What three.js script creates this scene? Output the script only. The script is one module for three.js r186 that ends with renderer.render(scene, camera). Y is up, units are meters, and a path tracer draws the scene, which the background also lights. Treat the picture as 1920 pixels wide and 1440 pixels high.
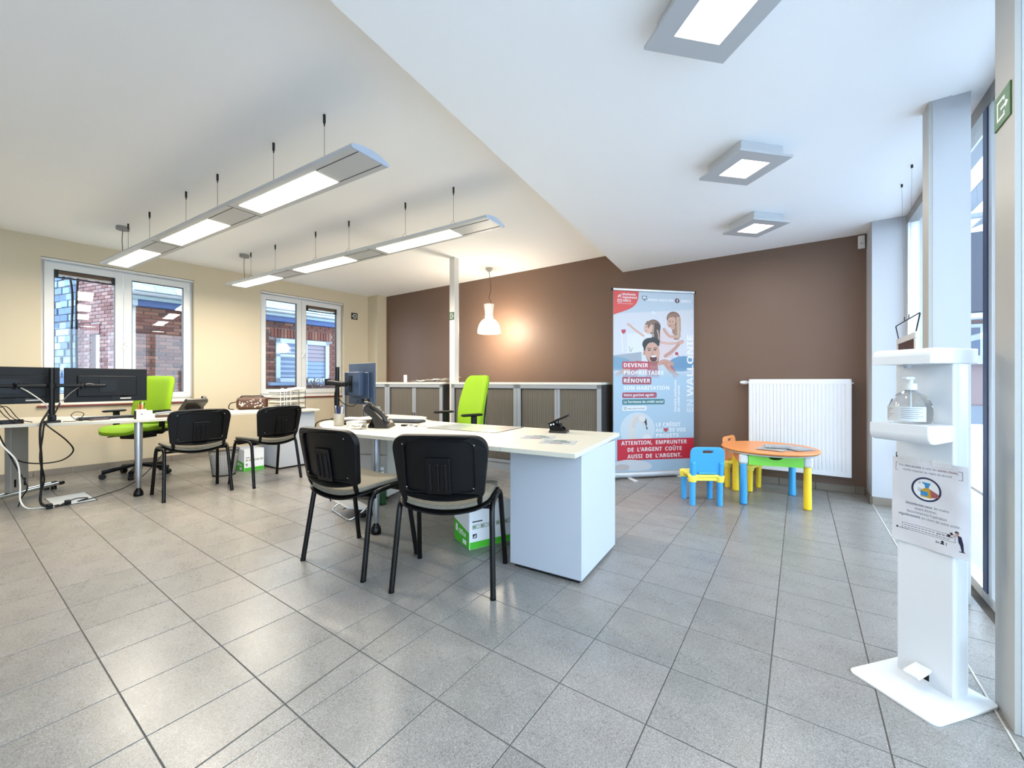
import * as THREE from 'three';
import { RoundedBoxGeometry } from 'three/addons/geometries/RoundedBoxGeometry.js';
import { mergeGeometries, mergeVertices } from 'three/addons/utils/BufferGeometryUtils.js';
import { RectAreaLightUniformsLib } from 'three/addons/lights/RectAreaLightUniformsLib.js';

// ------------------------------------------------------------------ camera, sky, exposure
RectAreaLightUniformsLib.init();
const scene = new THREE.Scene();
const CAM_H = 1.07;
const camera = new THREE.PerspectiveCamera(2 * Math.atan(720 / 765.9) * 180 / Math.PI, 1920 / 1440, 0.05, 200);
camera.position.set(0, CAM_H, 0);
camera.rotation.set(0, 35.15 * Math.PI / 180, 0);
camera.setViewOffset(1920, 1440, 0, 4.5, 1920, 1440);
scene.background = new THREE.Color().setRGB(0.62, 0.81, 1.0);      // overcast daylight
scene.backgroundIntensity = 5.2;
const renderer = new THREE.WebGLRenderer({ antialias: true });
renderer.toneMapping = THREE.LinearToneMapping;
renderer.toneMappingExposure = 1.56;
renderer.shadowMap.enabled = true;
const LAMP_TUBE = 46, LAMP_SQUARE = 48, LAMP_PENDANT = 3.0;          // lamp strengths
const WARM = new THREE.Color().setRGB(1.0, 0.90, 0.75), NEUTRAL = new THREE.Color().setRGB(1.0, 0.93, 0.83);

// ------------------------------------------------------------------ helpers
let seed = 12345;
const rnd = () => { seed = (seed * 1664525 + 1013904223) >>> 0; return seed / 4294967296; };
const rr = (a, b) => a + (b - a) * rnd();
const V = (x, y, z) => new THREE.Vector3(x, y, z);
const PI = Math.PI;

function metricUV(g) {
  const p = g.attributes.position, n = g.attributes.normal, uv = new Float32Array(p.count * 2);
  for (let i = 0; i < p.count; i++) {
    const ax = Math.abs(n.getX(i)), ay = Math.abs(n.getY(i)), az = Math.abs(n.getZ(i));
    if (ay >= ax && ay >= az) { uv[2 * i] = p.getX(i); uv[2 * i + 1] = -p.getZ(i); }
    else if (ax >= az) { uv[2 * i] = p.getZ(i); uv[2 * i + 1] = p.getY(i); }
    else { uv[2 * i] = p.getX(i); uv[2 * i + 1] = p.getY(i); }
  }
  g.setAttribute('uv', new THREE.BufferAttribute(uv, 2));
  return g;
}
function join(list) {
  const out = list.flat().map((g) => {
    const keep = g.userData.keepUV;
    let h = g.index ? g.toNonIndexed() : g;
    for (const k of Object.keys(h.attributes)) if (!['position', 'normal', 'uv'].includes(k)) h.deleteAttribute(k);
    if (!keep) h = metricUV(h);
    return h;
  });
  return out.length === 1 ? out[0] : mergeGeometries(out);
}
const used = new Map();
function numbered(name) {
  const n = used.get(name) ?? 0; used.set(name, n + 1);
  return n ? name + '_' + String(n).padStart(3, '0') : name;
}
function obj(name, geos, material, parent = scene) {
  const m = new THREE.Mesh(join(Array.isArray(geos) ? geos : [geos]), material);
  m.name = parent === scene ? numbered(name) : name;
  m.castShadow = m.receiveShadow = true;
  parent.add(m);
  return m;
}
function tag(o, label, category, group, kind) {
  if (label) o.userData.label = label;
  if (category) o.userData.category = category;
  if (group) o.userData.group = group;
  if (kind) o.userData.kind = kind;
  return o;
}
function thing(name, label, category, [x, y, z] = [0, 0, 0], turn = 0, group, kind) {
  const o = new THREE.Group(); o.name = numbered(name); scene.add(o);
  o.position.set(x, y, z); o.rotation.y = turn;
  return tag(o, label, category, group, kind);
}
function copyOf(root, [x, y, z], turn, label) {
  const r = root.clone(); r.name = numbered(root.name.replace(/_\d{3}$/, '')); r.userData = { ...root.userData };
  scene.add(r); r.position.set(x, y, z); r.rotation.set(0, turn, 0);
  if (label) r.userData.label = label;
  return r;
}
// geometries
const at = (g, x = 0, y = 0, z = 0, rx = 0, ry = 0, rz = 0) => {
  if (rx || ry || rz) g.applyMatrix4(new THREE.Matrix4().makeRotationFromEuler(new THREE.Euler(rx, ry, rz)));
  return g.translate(x, y, z);
};
const bx = (w, h, d, x, y, z, rx, ry, rz) => at(new THREE.BoxGeometry(w, h, d), x, y, z, rx, ry, rz);
const bounds = (x0, x1, y0, y1, z0, z1) => bx(Math.abs(x1 - x0), Math.abs(y1 - y0), Math.abs(z1 - z0), (x0 + x1) / 2, (y0 + y1) / 2, (z0 + z1) / 2);
const rb = (w, h, d, r, x, y, z, rx, ry, rz) => at(new RoundedBoxGeometry(w, h, d, 2, Math.min(r, w / 2.01, h / 2.01, d / 2.01)), x, y, z, rx, ry, rz);
const cy = (r1, r2, h, x, y, z, seg = 20, rx, ry, rz) => at(new THREE.CylinderGeometry(r1, r2, h, seg), x, y, z, rx, ry, rz);
const sp = (r, x, y, z, sx = 1, sy = 1, sz = 1, ws = 20, hs = 14) => at(new THREE.SphereGeometry(r, ws, hs).scale(sx, sy, sz), x, y, z);
const lathe = (prof, x = 0, y = 0, z = 0, seg = 32) => at(new THREE.LatheGeometry(prof.map((p) => new THREE.Vector2(p[0], p[1])), seg), x, y, z);
const tube = (pts, r, n = 0, rs = 8) => new THREE.TubeGeometry(new THREE.CatmullRomCurve3(pts.map((p) => p.isVector3 ? p : V(...p)), false, 'centripetal'), n || pts.length * 6, r, rs, false);
function pipe(pts, fillet, r, rs = 8) {            // straight runs with rounded bends
  const P = pts.map((p) => p.isVector3 ? p : V(...p)), path = new THREE.CurvePath();
  let last = P[0];
  for (let i = 1; i < P.length - 1; i++) {
    const a = P[i].clone().sub(P[i - 1]), b = P[i + 1].clone().sub(P[i]);
    const f = Math.min(fillet, a.length() / 2, b.length() / 2);
    const s = P[i].clone().addScaledVector(a.normalize(), -f), e = P[i].clone().addScaledVector(b.normalize(), f);
    path.add(new THREE.LineCurve3(last, s)); path.add(new THREE.QuadraticBezierCurve3(s, P[i], e)); last = e;
  }
  path.add(new THREE.LineCurve3(last, P[P.length - 1]));
  const all = [];
  for (const c of path.curves) { const n = c.isLineCurve3 ? 1 : 5; for (let k = 0; k < n; k++) all.push(c.getPoint(k / n)); }
  all.push(P[P.length - 1]);
  const poly = new THREE.CurvePath();
  for (let i = 1; i < all.length; i++) if (all[i].distanceTo(all[i - 1]) > 1e-5) poly.add(new THREE.LineCurve3(all[i - 1], all[i]));
  const capped = [new THREE.TubeGeometry(new Poly(all), Math.max(6, all.length * 2), r, rs, false)];
  return capped[0];
}
class Poly extends THREE.Curve {                    // polyline parametrised by vertex, so bends stay sharp
  constructor(p) { super(); this.p = p; }
  getPoint(t, o = V(0, 0, 0)) { const n = this.p.length - 1, f = Math.min(n - 1e-9, Math.max(0, t * n)), i = Math.floor(f); return o.copy(this.p[i]).lerp(this.p[i + 1], f - i); }
  getPointAt(t, o) { return this.getPoint(t, o); }
  getTangent(t, o = V(0, 0, 0)) { const n = this.p.length - 1, i = Math.min(n - 1, Math.floor(Math.max(0, t * n + 1e-9))); return o.copy(this.p[i + 1]).sub(this.p[i]).normalize(); }
  getTangentAt(t, o) { return this.getTangent(t, o); }
}
function shapeOf(pts) { const s = new THREE.Shape(); pts.forEach(([x, y], i) => i ? s.lineTo(x, y) : s.moveTo(x, y)); s.closePath(); return s; }
function slab(ptsXZ, y0, y1, bevel = 0) {           // polygon on the ground plane, extruded upward
  const g = new THREE.ExtrudeGeometry(shapeOf(ptsXZ.map(([x, z]) => [x, -z])), { depth: y1 - y0 - 2 * bevel, bevelEnabled: bevel > 0, bevelThickness: bevel, bevelSize: bevel, bevelOffset: -bevel, bevelSegments: 2, curveSegments: 10 });
  return g.rotateX(-PI / 2).translate(0, y0 + bevel, 0);
}
function plate(shape, depth, bevel = 0.003, curve = 12) {   // shape in xy, extruded along z, centred
  return new THREE.ExtrudeGeometry(shape, { depth: depth - 2 * bevel, bevelEnabled: bevel > 0, bevelThickness: bevel, bevelSize: bevel, bevelOffset: -bevel, bevelSegments: 3, curveSegments: curve }).translate(0, 0, -depth / 2 + bevel);
}
function roundRect(w, h, r, x = 0, y = 0) {
  const s = new THREE.Shape(), a = x - w / 2, b = y - h / 2, rs = Array.isArray(r) ? r : [r, r, r, r]; // bl br tr tl
  s.moveTo(a + rs[0], b); s.lineTo(a + w - rs[1], b); s.quadraticCurveTo(a + w, b, a + w, b + rs[1]);
  s.lineTo(a + w, b + h - rs[2]); s.quadraticCurveTo(a + w, b + h, a + w - rs[2], b + h);
  s.lineTo(a + rs[3], b + h); s.quadraticCurveTo(a, b + h, a, b + h - rs[3]);
  s.lineTo(a, b + rs[0]); s.quadraticCurveTo(a, b, a + rs[0], b);
  return s;
}
function subdivideX(g, f) { return bend(g, f); }
function bend(g, f) {                               // move every vertex by f(v), rebuild smooth normals
  const p = g.attributes.position, v = V(0, 0, 0);
  for (let i = 0; i < p.count; i++) { v.fromBufferAttribute(p, i); f(v); p.setXYZ(i, v.x, v.y, v.z); }
  g.computeVertexNormals(); return g;
}
function pad(w, h, d, r, f, nx = 14, ny = 10) {     // soft cushion: rounded slab lying in xz with thickness d along y, then bent
  const top = [], geo = new THREE.BoxGeometry(w, d, h, nx, 4, ny);
  const p = geo.attributes.position, v = V(0, 0, 0);
  for (let i = 0; i < p.count; i++) {
    v.fromBufferAttribute(p, i);
    const cxm = w / 2 - r, czm = h / 2 - r;
    const ox = Math.max(0, Math.abs(v.x) - cxm), oz = Math.max(0, Math.abs(v.z) - czm);
    const l = Math.hypot(ox, oz);
    if (l > 0) { const m = Math.max(ox, oz), k = m / l; v.x = Math.sign(v.x) * (Math.min(Math.abs(v.x), cxm) + ox * k); v.z = Math.sign(v.z) * (Math.min(Math.abs(v.z), czm) + oz * k); }
    const e = Math.min(1, Math.max(ox, oz) / r), t = d / 2;                // thin the rim
    v.y *= 1 - 0.55 * e * e * e;
    if (f) f(v);
    p.setXYZ(i, v.x, v.y, v.z);
  }
  const m = mergeVertices((geo.deleteAttribute('normal'), geo.deleteAttribute('uv'), geo), 1e-5); m.computeVertexNormals();
  return m;
}
function chamfer(w, h, d, c) {                      // block with its top face at y = h/2 chamfered all round, no bottom
  const X = w / 2, Z = d / 2, Y = h / 2, pos = [], quad = (a, b, e, f) => pos.push(...a, ...b, ...e, ...a, ...e, ...f);
  const o = [[-X, Z], [X, Z], [X, -Z], [-X, -Z]], t = o.map(([x, z]) => [x - Math.sign(x) * c, Y, z - Math.sign(z) * c]), m = o.map(([x, z]) => [x, Y - c, z]), b = o.map(([x, z]) => [x, -Y, z]);
  quad(t[0], t[1], t[2], t[3]);
  for (let i = 0; i < 4; i++) { const j = (i + 1) % 4; quad(m[i], m[j], t[j], t[i]); quad(b[i], b[j], m[j], m[i]); }
  const g = new THREE.BufferGeometry(); g.setAttribute('position', new THREE.Float32BufferAttribute(pos, 3)); g.computeVertexNormals();
  g.setAttribute('uv', new THREE.Float32BufferAttribute(new Float32Array(pos.length / 3 * 2), 2));
  return g;
}
const withUV = (g) => { g.userData.keepUV = true; return g; };

// ------------------------------------------------------------------ textures and materials
function noise2(w, h, cell, s0) {                   // tiling value noise, 0..1
  const gw = Math.max(1, Math.round(w / cell)), gh = Math.max(1, Math.round(h / cell)), old = seed; seed = s0;
  const a = Float32Array.from({ length: gw * gh }, rnd); seed = old;
  const out = new Float32Array(w * h);
  for (let y = 0; y < h; y++) for (let x = 0; x < w; x++) {
    const fx = x / w * gw, fy = y / h * gh, x0 = Math.floor(fx), y0 = Math.floor(fy);
    let tx = fx - x0, ty = fy - y0; tx = tx * tx * (3 - 2 * tx); ty = ty * ty * (3 - 2 * ty);
    const i = (xx, yy) => a[(yy % gh) * gw + (xx % gw)];
    out[y * w + x] = (i(x0, y0) * (1 - tx) + i(x0 + 1, y0) * tx) * (1 - ty) + (i(x0, y0 + 1) * (1 - tx) + i(x0 + 1, y0 + 1) * tx) * ty;
  }
  return out;
}
function dataTex(w, h, f, metres, srgb) {
  const d = new Uint8Array(w * h * 4);
  for (let i = 0; i < w * h; i++) { const c = f(i % w, Math.floor(i / w), i); for (let k = 0; k < 3; k++) d[4 * i + k] = Math.max(0, Math.min(255, Array.isArray(c) ? c[k] : c)); d[4 * i + 3] = 255; }
  const t = new THREE.DataTexture(d, w, h); t.wrapS = t.wrapT = THREE.RepeatWrapping; t.magFilter = THREE.LinearFilter; t.minFilter = THREE.LinearMipmapLinearFilter; t.generateMipmaps = true;
  if (srgb) t.colorSpace = THREE.SRGBColorSpace;
  t.repeat.set(1 / metres, 1 / metres); t.needsUpdate = true; return t;
}
function canvasTex(w, h, draw) {
  const c = document.createElement('canvas'); c.width = w; c.height = h; const g = c.getContext('2d'); draw(g, w, h);
  const t = new THREE.CanvasTexture(c); t.colorSpace = THREE.SRGBColorSpace; t.anisotropy = 8; return t;
}
const std = (color, roughness = 0.6, o = {}) => new THREE.MeshStandardMaterial({ color, roughness, ...o });
const phys = (color, roughness, o = {}) => new THREE.MeshPhysicalMaterial({ color, roughness, ...o });
const n1 = noise2(256, 256, 2, 11), n2 = noise2(256, 256, 6, 12), n3 = noise2(256, 256, 40, 13), n4 = noise2(256, 256, 1, 14);
const plasterBump = dataTex(256, 256, (x, y, i) => 110 + 70 * n2[i] + 50 * n1[i], 0.5);
const tileMaps = [[132, 129, 125], [129, 126, 122], [135, 131, 127]].map(([r, g, b], k) => dataTex(256, 256, (x, y, i) => {
  const q = n4[(i + k * 997) % 65536], s = (q > 0.86 ? 34 : q < 0.16 ? -32 : 0) + (n1[i] - 0.5) * 22 + (n3[i] - 0.5) * 8; return [r + s, g + s, b + s];
}, 0.34, true));
const tileBump = dataTex(256, 256, (x, y, i) => 128 + 60 * (n1[i] - 0.5) + 60 * (n4[i] - 0.5), 0.34);
const tileRough = dataTex(256, 256, (x, y, i) => { const v = 196 + 18 * (n3[i] - 0.5) + 40 * (n4[i] - 0.5); return [v, v, v]; }, 0.9);
const weave = dataTex(128, 128, (x, y, i) => { const w = ((x >> 1) + (y >> 1)) % 2 ? 22 : -22, q = (rnd() - 0.5) * 70; return [128 + w + q, 128 + w + q, 128 + w + q]; }, 0.09);
const fabricMap = dataTex(128, 128, () => { const q = (rnd() - 0.5) * 74; return [112 + q, 107 + q, 94 + q]; }, 0.12, true);
const limeMap = dataTex(128, 128, () => { const q = (rnd() - 0.5) * 14; return [126 + q, 164 + q, 12 + q * 0.5]; }, 0.1, true);
const M = {
  plaster: std(0xf4f3f1, 0.9, { bumpMap: plasterBump, bumpScale: 0.0006 }),
  ceiling: std(0xf8f8f8, 0.92, { bumpMap: plasterBump, bumpScale: 0.0005 }),
  cream: std(0xc9bca2, 0.82, { bumpMap: plasterBump, bumpScale: 0.0008 }),
  brown: phys(0x6f5748, 0.52, { bumpMap: plasterBump, bumpScale: 0.0006, specularIntensity: 0.9 }),
  white: std(0xb2b4b8, 0.55), columnGrey: std(0xa9a8a3, 0.45),
  grout: std(0x5a5651, 0.95), groutLight: std(0xb9b5ae, 0.9), skirt: std(0x7d7469, 0.45),
  tile: tileMaps.map((map) => phys(0xffffff, 0.38, { map, bumpMap: tileBump, bumpScale: 0.00025, roughnessMap: tileRough, specularIntensity: 0.9 })),
  upvc: std(0xd9d9d7, 0.35), gasket: std(0x16181a, 0.6), bronze: std(0x6e5a4c, 0.45), sill: std(0x6d2a20, 0.35), handle: std(0xe9e9e6, 0.3),
  glass: phys(0xffffff, 0.0, { transmission: 1, thickness: 0, ior: 1.5 }),
  alu: std(0xb9bcc0, 0.38, { metalness: 0.55 }), lampGrey: std(0xbdbfc1, 0.45, { metalness: 0.15 }), lampLine: std(0x2c2e31, 0.6),
  chrome: std(0xd7d9dc, 0.18, { metalness: 0.95 }), steel: std(0xa3a6aa, 0.32, { metalness: 0.8 }),
  wire: std(0x55585c, 0.5, { metalness: 0.5 }),
  black: phys(0x0a0a0b, 0.36, { specularIntensity: 0.45 }), blackSoft: phys(0x0b0b0c, 0.42, { specularIntensity: 0.4 }), blackTube: phys(0x060607, 0.28, { specularIntensity: 0.5 }), dark: std(0x171718, 0.5),
  fabric: std(0xffffff, 0.95, { map: fabricMap, bumpMap: weave, bumpScale: 0.0012 }),
  lime: std(0xffffff, 0.85, { map: limeMap, bumpMap: weave, bumpScale: 0.0008 }),
  desk: phys(0xc2bdae, 0.42, {}), desksideGrey: std(0xadb2ba, 0.5), plinth: std(0x0f0f10, 0.6),
  cabFrame: std(0x8b8e92, 0.45), cabTop: std(0xcdc9c0, 0.45), slat: std(0x5f584e, 0.5), cabDark: std(0x2b2a29, 0.7),
  radiator: std(0xe2e4e7, 0.35), plasticWhite: std(0xd6d8da, 0.35),
  orange: std(0xf0995a, 0.38), blue: std(0x3f9fe0, 0.38), yellow: std(0xf2cf2c, 0.38), yellowPale: std(0xf3e45a, 0.38), green: std(0x7fd84a, 0.38),
  paper: std(0xdcdad2, 0.85), brownBag: std(0x4b2d1c, 0.5), navy: std(0x27354c, 0.42),
};
M.lampGlow = (k) => new THREE.MeshStandardMaterial({ color: 0xfff6e0, emissive: new THREE.Color().setRGB(1, 0.93, 0.78), emissiveIntensity: k, roughness: 0.5 });

// ------------------------------------------------------------------ the room
const ZB = -5.073, ZF = 2.9, HH = 2.713, HL = 2.465, XG = 0.735, TILE = 0.30433;
const GX = -2.5238, GZ = -0.0663;                                   // a crossing of the tile joints
const AX = -6.974, AZ = -1.338, AROT = -0.0375;                     // left wall: a point on its face and its turn
const aw = (off, y, s) => V(off, y, -s).applyAxisAngle(V(0, 1, 0), AROT).add(V(AX, 0, AZ));   // left wall's own axes: off into the room, s along it away from the entrance
const soffitX = (z) => -1.404 - 0.1083 * (-0.837 - z);
const structure = (o, label, category) => tag(o, label, category, null, 'structure');

{ // floor: grout bed and tiles
  const floor = thing('floor', 'grey speckled stoneware tile floor with dark joints', 'floor', [0, 0, 0], 0, null, 'structure');
  obj('grout', bounds(-7.4, XG + 0.05, -0.12, -0.0022, ZB - 0.05, ZF + 0.05), M.grout, floor);
  const tg = [0, 1, 2].map((k) => { const g = chamfer(TILE - 0.004, 0.012, TILE - 0.004, 0.0008); metricUV(g); const uv = g.attributes.uv; for (let i = 0; i < uv.count; i++) uv.setXY(i, uv.getX(i) + k * 0.113, uv.getY(i) + k * 0.071); g.userData.keepUV = true; return g; });
  const fwd = V(-Math.sin(0.6135), 0, -Math.cos(0.6135)), right = V(Math.cos(0.6135), 0, -Math.sin(0.6135)), cells = [];
  for (let i = -15; i < 11; i++) for (let j = -17; j < 11; j++) {
    const x = GX + (i + 0.5) * TILE, z = GZ + (j + 0.5) * TILE;
    if (x > XG - 0.3 || x < -7.3 || z < ZB - 0.2 || z > ZF) continue;
    const d = V(x, 0, z).dot(fwd), u = V(x, 0, z).dot(right) / d, v = CAM_H / d;
    const seen = d > 0.3 && Math.abs(u) < 1.4 && v < 1.25;
    cells.push([x, z, seen ? 1 / (d * d * d) : 0]);
  }
  cells.sort((a, b) => b[2] - a[2]);
  const rest = [];
  cells.forEach(([x, z, w], n) => {
    const k = Math.floor(rnd() * 3), dy = -0.006 + rr(-0.0002, 0.0002);
    if (n < 300) { const m = new THREE.Mesh(tg[k], M.tile[k]); m.name = 'tile'; m.position.set(x, dy, z); m.castShadow = m.receiveShadow = true; floor.add(m); }
    else rest.push(withUV(tg[k].clone().translate(x, dy, z)));
  });
  const cw = XG - 0.03 - (GX + 10 * TILE), cg = metricUV(chamfer(cw - 0.004, 0.012, TILE - 0.004, 0.0008));
  for (let j = -16; j < 10; j++) rest.push(withUV(cg.clone().translate(GX + 10 * TILE + cw / 2, -0.006, GZ + (j + 0.5) * TILE)));
  tag(obj('tile_field', rest, M.tile[0], floor), 'the tiles farther off, too small to tell apart', null, null, 'stuff');
  const a = V(-1.34, 0, -0.17), b = V(-1.863, 0, -4.9), c = a.clone().add(b).multiplyScalar(0.5);
  obj('expansion_joint', bx(0.0035, 0.0016, a.distanceTo(b), c.x, 0.0006, c.z, 0, Math.atan2(a.x - b.x, a.z - b.z), 0), M.grout, floor);
  obj('edge_strip', bx(0.006, 0.003, 2.9, GX + 10 * TILE, 0.0008, -3.26), M.groutLight, floor);
}
// ceilings: the high one over the desks, the lower one along the glass front
structure(obj('ceiling', slab([[-7.5, ZB - 0.2], [soffitX(ZB) + 0.1, ZB - 0.2], [soffitX(ZF) + 0.1, ZF + 0.2], [-7.5, ZF + 0.2]], HH, HH + 0.2), M.ceiling), 'smooth white ceiling over the desks', 'ceiling');
structure(obj('ceiling', slab([[soffitX(ZB), ZB - 0.2], [XG + 0.12, ZB - 0.2], [XG + 0.12, ZF + 0.2], [soffitX(ZF), ZF + 0.2]], HL, HH + 0.2), M.ceiling), 'lowered white ceiling along the glass shop front', 'ceiling');
structure(obj('wall_back', bounds(-7.2, XG + 0.1, 0, HH + 0.1, ZB - 0.25, ZB), M.brown), 'satin brown painted end wall', 'wall');
structure(obj('wall_front', bounds(-7.6, XG + 0.1, 0, HH + 0.1, ZF, ZF + 0.25), M.plaster), 'plain white wall opposite the brown wall', 'wall');
// left wall with two window openings
const WIN = [[-0.63, 0.78, 0.80, 2.49], [1.63, 3.03, 0.82, 2.505]];
{
  const S0 = -4.35, S1 = 4.0, T = 0.3, parts = [], seg = (s0, s1, y0, y1) => parts.push(bounds(-T, 0, y0, y1, -s0, -s1));
  seg(S0, WIN[0][0], 0, HH + 0.1); seg(WIN[0][1], WIN[1][0], 0, HH + 0.1); seg(WIN[1][1], S1, 0, HH + 0.1);
  for (const [s0, s1, y0, y1] of WIN) { seg(s0, s1, 0, y0); seg(s0, s1, y1, HH + 0.1); }
  const w = obj('wall_left', parts, M.cream); w.position.set(AX, 0, AZ); w.rotation.y = AROT; structure(w, 'cream painted wall with two white windows', 'wall');
}
structure(obj('trim', bounds(-7.1, -6.55, 0, HH, ZB, -4.865), M.cream), 'cream pilaster between the window wall and the brown wall', 'pilaster').name = 'trim_1';
// skirting of cut floor tiles
{
  const g = rb(TILE - 0.004, 0.072, 0.011, 0.002, 0, 0.036, 0);
  const run = (name, label, p0, dir, len, turn) => {
    const t = thing(name, label, 'skirting', [0, 0, 0], 0, null, 'structure');
    for (let k = 0; k < len / TILE; k++) {
      const w = Math.min(TILE, len - k * TILE), m = obj('tile', w < TILE - 1e-3 ? rb(w - 0.003, 0.072, 0.011, 0.002, 0, 0.036, 0) : g.clone(), M.skirt, t);
      m.position.copy(p0).addScaledVector(dir, k * TILE + w / 2); m.rotation.y = turn;
    }
  };
  const d = V(0, 0, -1).applyAxisAngle(V(0, 1, 0), AROT);
  run('baseboard_left', 'grey tile skirting under the windows', aw(0.0055, 0, -1.6), d, 5.1, AROT + PI / 2);
  run('baseboard_back', 'grey tile skirting along the brown wall', V(-2.0, 0, ZB + 0.0055), V(1, 0, 0), 2.503, 0);
  run('baseboard_pier', 'grey tile skirting round the white pier', V(0.515 - 0.0055, 0, ZB + 0.012), V(0, 0, 1), 0.35, PI / 2);
  run('baseboard_corner', 'grey tile skirting on the front of the white pier', V(0.515, 0, -4.7055), V(1, 0, 0), 0.2, 0);
}
// white pier in the far right corner, clad columns in front of the glass
structure(obj('trim', [bounds(0.515, XG + 0.1, 0, HL, ZB, -4.711)], M.white), 'white pier between the brown wall and the glass front', 'pier').name = 'trim_2';
function column(x0, x1, z0, z1, label) {
  const t = thing('column', label, 'column', [(x0 + x1) / 2, 0, (z0 + z1) / 2], 0, 'clad columns along the glass front', 'structure');
  const hx = (x1 - x0) / 2, hz = (z1 - z0) / 2, xs = hx * 0.12;
  obj('side_cladding', bounds(-hx, -hx + 0.014, 0, HL, -hz, hz - 0.001), M.columnGrey, t);
  obj('front_cladding', [bounds(-hx + 0.014, xs, 0, HL, -hz, hz)], M.white, t);
  obj('cover_strip', [bounds(xs, hx, 0, HL, -hz, hz - 0.006)], M.white, t);
}
column(0.526, 0.672, -2.985, -2.862, 'slim white column standing behind the hand gel stand');
column(0.534, 0.70, -2.045, -1.892, 'slim column that carries a green exit sign');
// grey steel post between the cabinets
{
  const t = thing('steel_post', 'square pale steel post rising between the cabinets to the ceiling', 'post', [-3.766, 0, -4.01], 0, null, 'structure');
  obj('shaft', rb(0.09, HH, 0.09, 0.006, 0, HH / 2, 0), std(0xd6d3cc, 0.32, { metalness: 0.2 }), t);
}

// ------------------------------------------------------------------ windows of the left wall
function sashWindow(n, [s0, s1, y0, y1], gap, grille, label) {
  const t = thing('window_' + n, label, 'window', [AX, 0, AZ], AROT, null, 'structure');
  const D0 = -0.17, D1 = -0.09, f = 0.05, mid = gap;                 // depth of the fixed frame behind the wall face
  const Y0 = y0 + 0.035, Y1 = y1 - 0.03;
  const bar = (a, b, c, d, e0 = D0, e1 = D1) => bounds(e0, e1, c, d, -a, -b);
  obj('frame', [bar(s0, s0 + f, Y0, y1), bar(s1 - 0.03, s1, Y0, y1), bar(s0, s1, y0, Y0 + f * 0.6), bar(s0, s1, Y1, y1)], M.upvc, t);
  obj('reveal_bead', [bounds(-0.09, -0.02, y1 - 0.028, y1 - 0.004, -s0 - 0.002, -s1 + 0.002)], M.upvc, t);
  obj('sill', [rb(0.17, 0.022, s1 - s0 + 0.06, 0.004, -0.055, y0 - 0.012, -(s0 + s1) / 2)], M.sill, t);
  const sashes = [[s0 + 0.028, mid - 0.003], [mid + 0.003, s1 - 0.028]];
  sashes.forEach(([a, b], k) => {
    const q = new THREE.Group(); q.name = 'sash'; t.add(q);
    const w = 0.075, c = Y0 + 0.02, d = Y1 - 0.012, e0 = D1 - 0.03, e1 = D1 + 0.022;
    const aL = a, bR = b;
    obj('sash_frame', [bar(aL, aL + w, c, d, e0, e1), bar(bR - w, bR, c, d, e0, e1), bar(aL + w, bR - w, c, c + w, e0, e1), bar(aL + w, bR - w, d - w, d, e0, e1)], M.upvc, q);
    const ga = aL + w, gb = bR - w, gc = c + w, gd = d - w, x = e1 - 0.004;
    obj('gasket', [bar(ga, ga + 0.006, gc, gd, e0, x), bar(gb - 0.006, gb, gc, gd, e0, x), bar(ga, gb, gc, gc + 0.006, e0, x), bar(ga, gb, gd - 0.006, gd, e0, x)], M.gasket, q);
    obj('pane', at(new THREE.PlaneGeometry(gb - ga, gd - gc), e0 + 0.02, (gc + gd) / 2, -(ga + gb) / 2, 0, PI / 2, 0), M.glass, q);
    if (k === grille) {
      const v = new THREE.Group(); v.name = 'vent_grille'; t.add(v);
      obj('end_cap', [bar(ga, ga + 0.035, gd - 0.085, gd, e0, e1 + 0.006), bar(gb - 0.035, gb, gd - 0.085, gd, e0, e1 + 0.006), bar(ga, gb, gd - 0.09, gd - 0.078, e0, e1), bar(ga, gb, gd - 0.01, gd, e0, e1)], M.gasket, v);
      for (let i = 0; i < 3; i++) obj('louvre', at(new THREE.BoxGeometry(0.008, 0.02, gb - ga - 0.07), e1 - 0.002, gd - 0.02 - i * 0.02, -(ga + gb) / 2, 0, 0, 0.5), i === 2 ? M.upvc : M.bronze, v);
    }
    if (k === 1) {
      const h = new THREE.Group(); h.name = 'handle'; q.add(h);
      obj('rosette', bar(aL + 0.025, aL + 0.05, 1.53, 1.62, e1, e1 + 0.012), M.handle, h);
      obj('lever', at(rb(0.018, 0.13, 0.022, 0.006, 0, -0.055, 0), e1 + 0.035, 1.59, -(aL + 0.04), -0.5, 0, 0), M.handle, h);
    }
  });
  obj('hinge', [bar(s1 - 0.06, s1 - 0.035, Y1 - 0.12, Y1 - 0.05, D1 + 0.02, D1 + 0.035), bar(s1 - 0.06, s1 - 0.035, Y0 + 0.05, Y0 + 0.12, D1 + 0.02, D1 + 0.035)], M.handle, t);
}
sashWindow(1, WIN[0], 0.065, 0, 'wide white double window behind the twin black monitors');
sashWindow(2, WIN[1], 2.295, 1, 'narrow white double window beside the pilaster');

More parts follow.
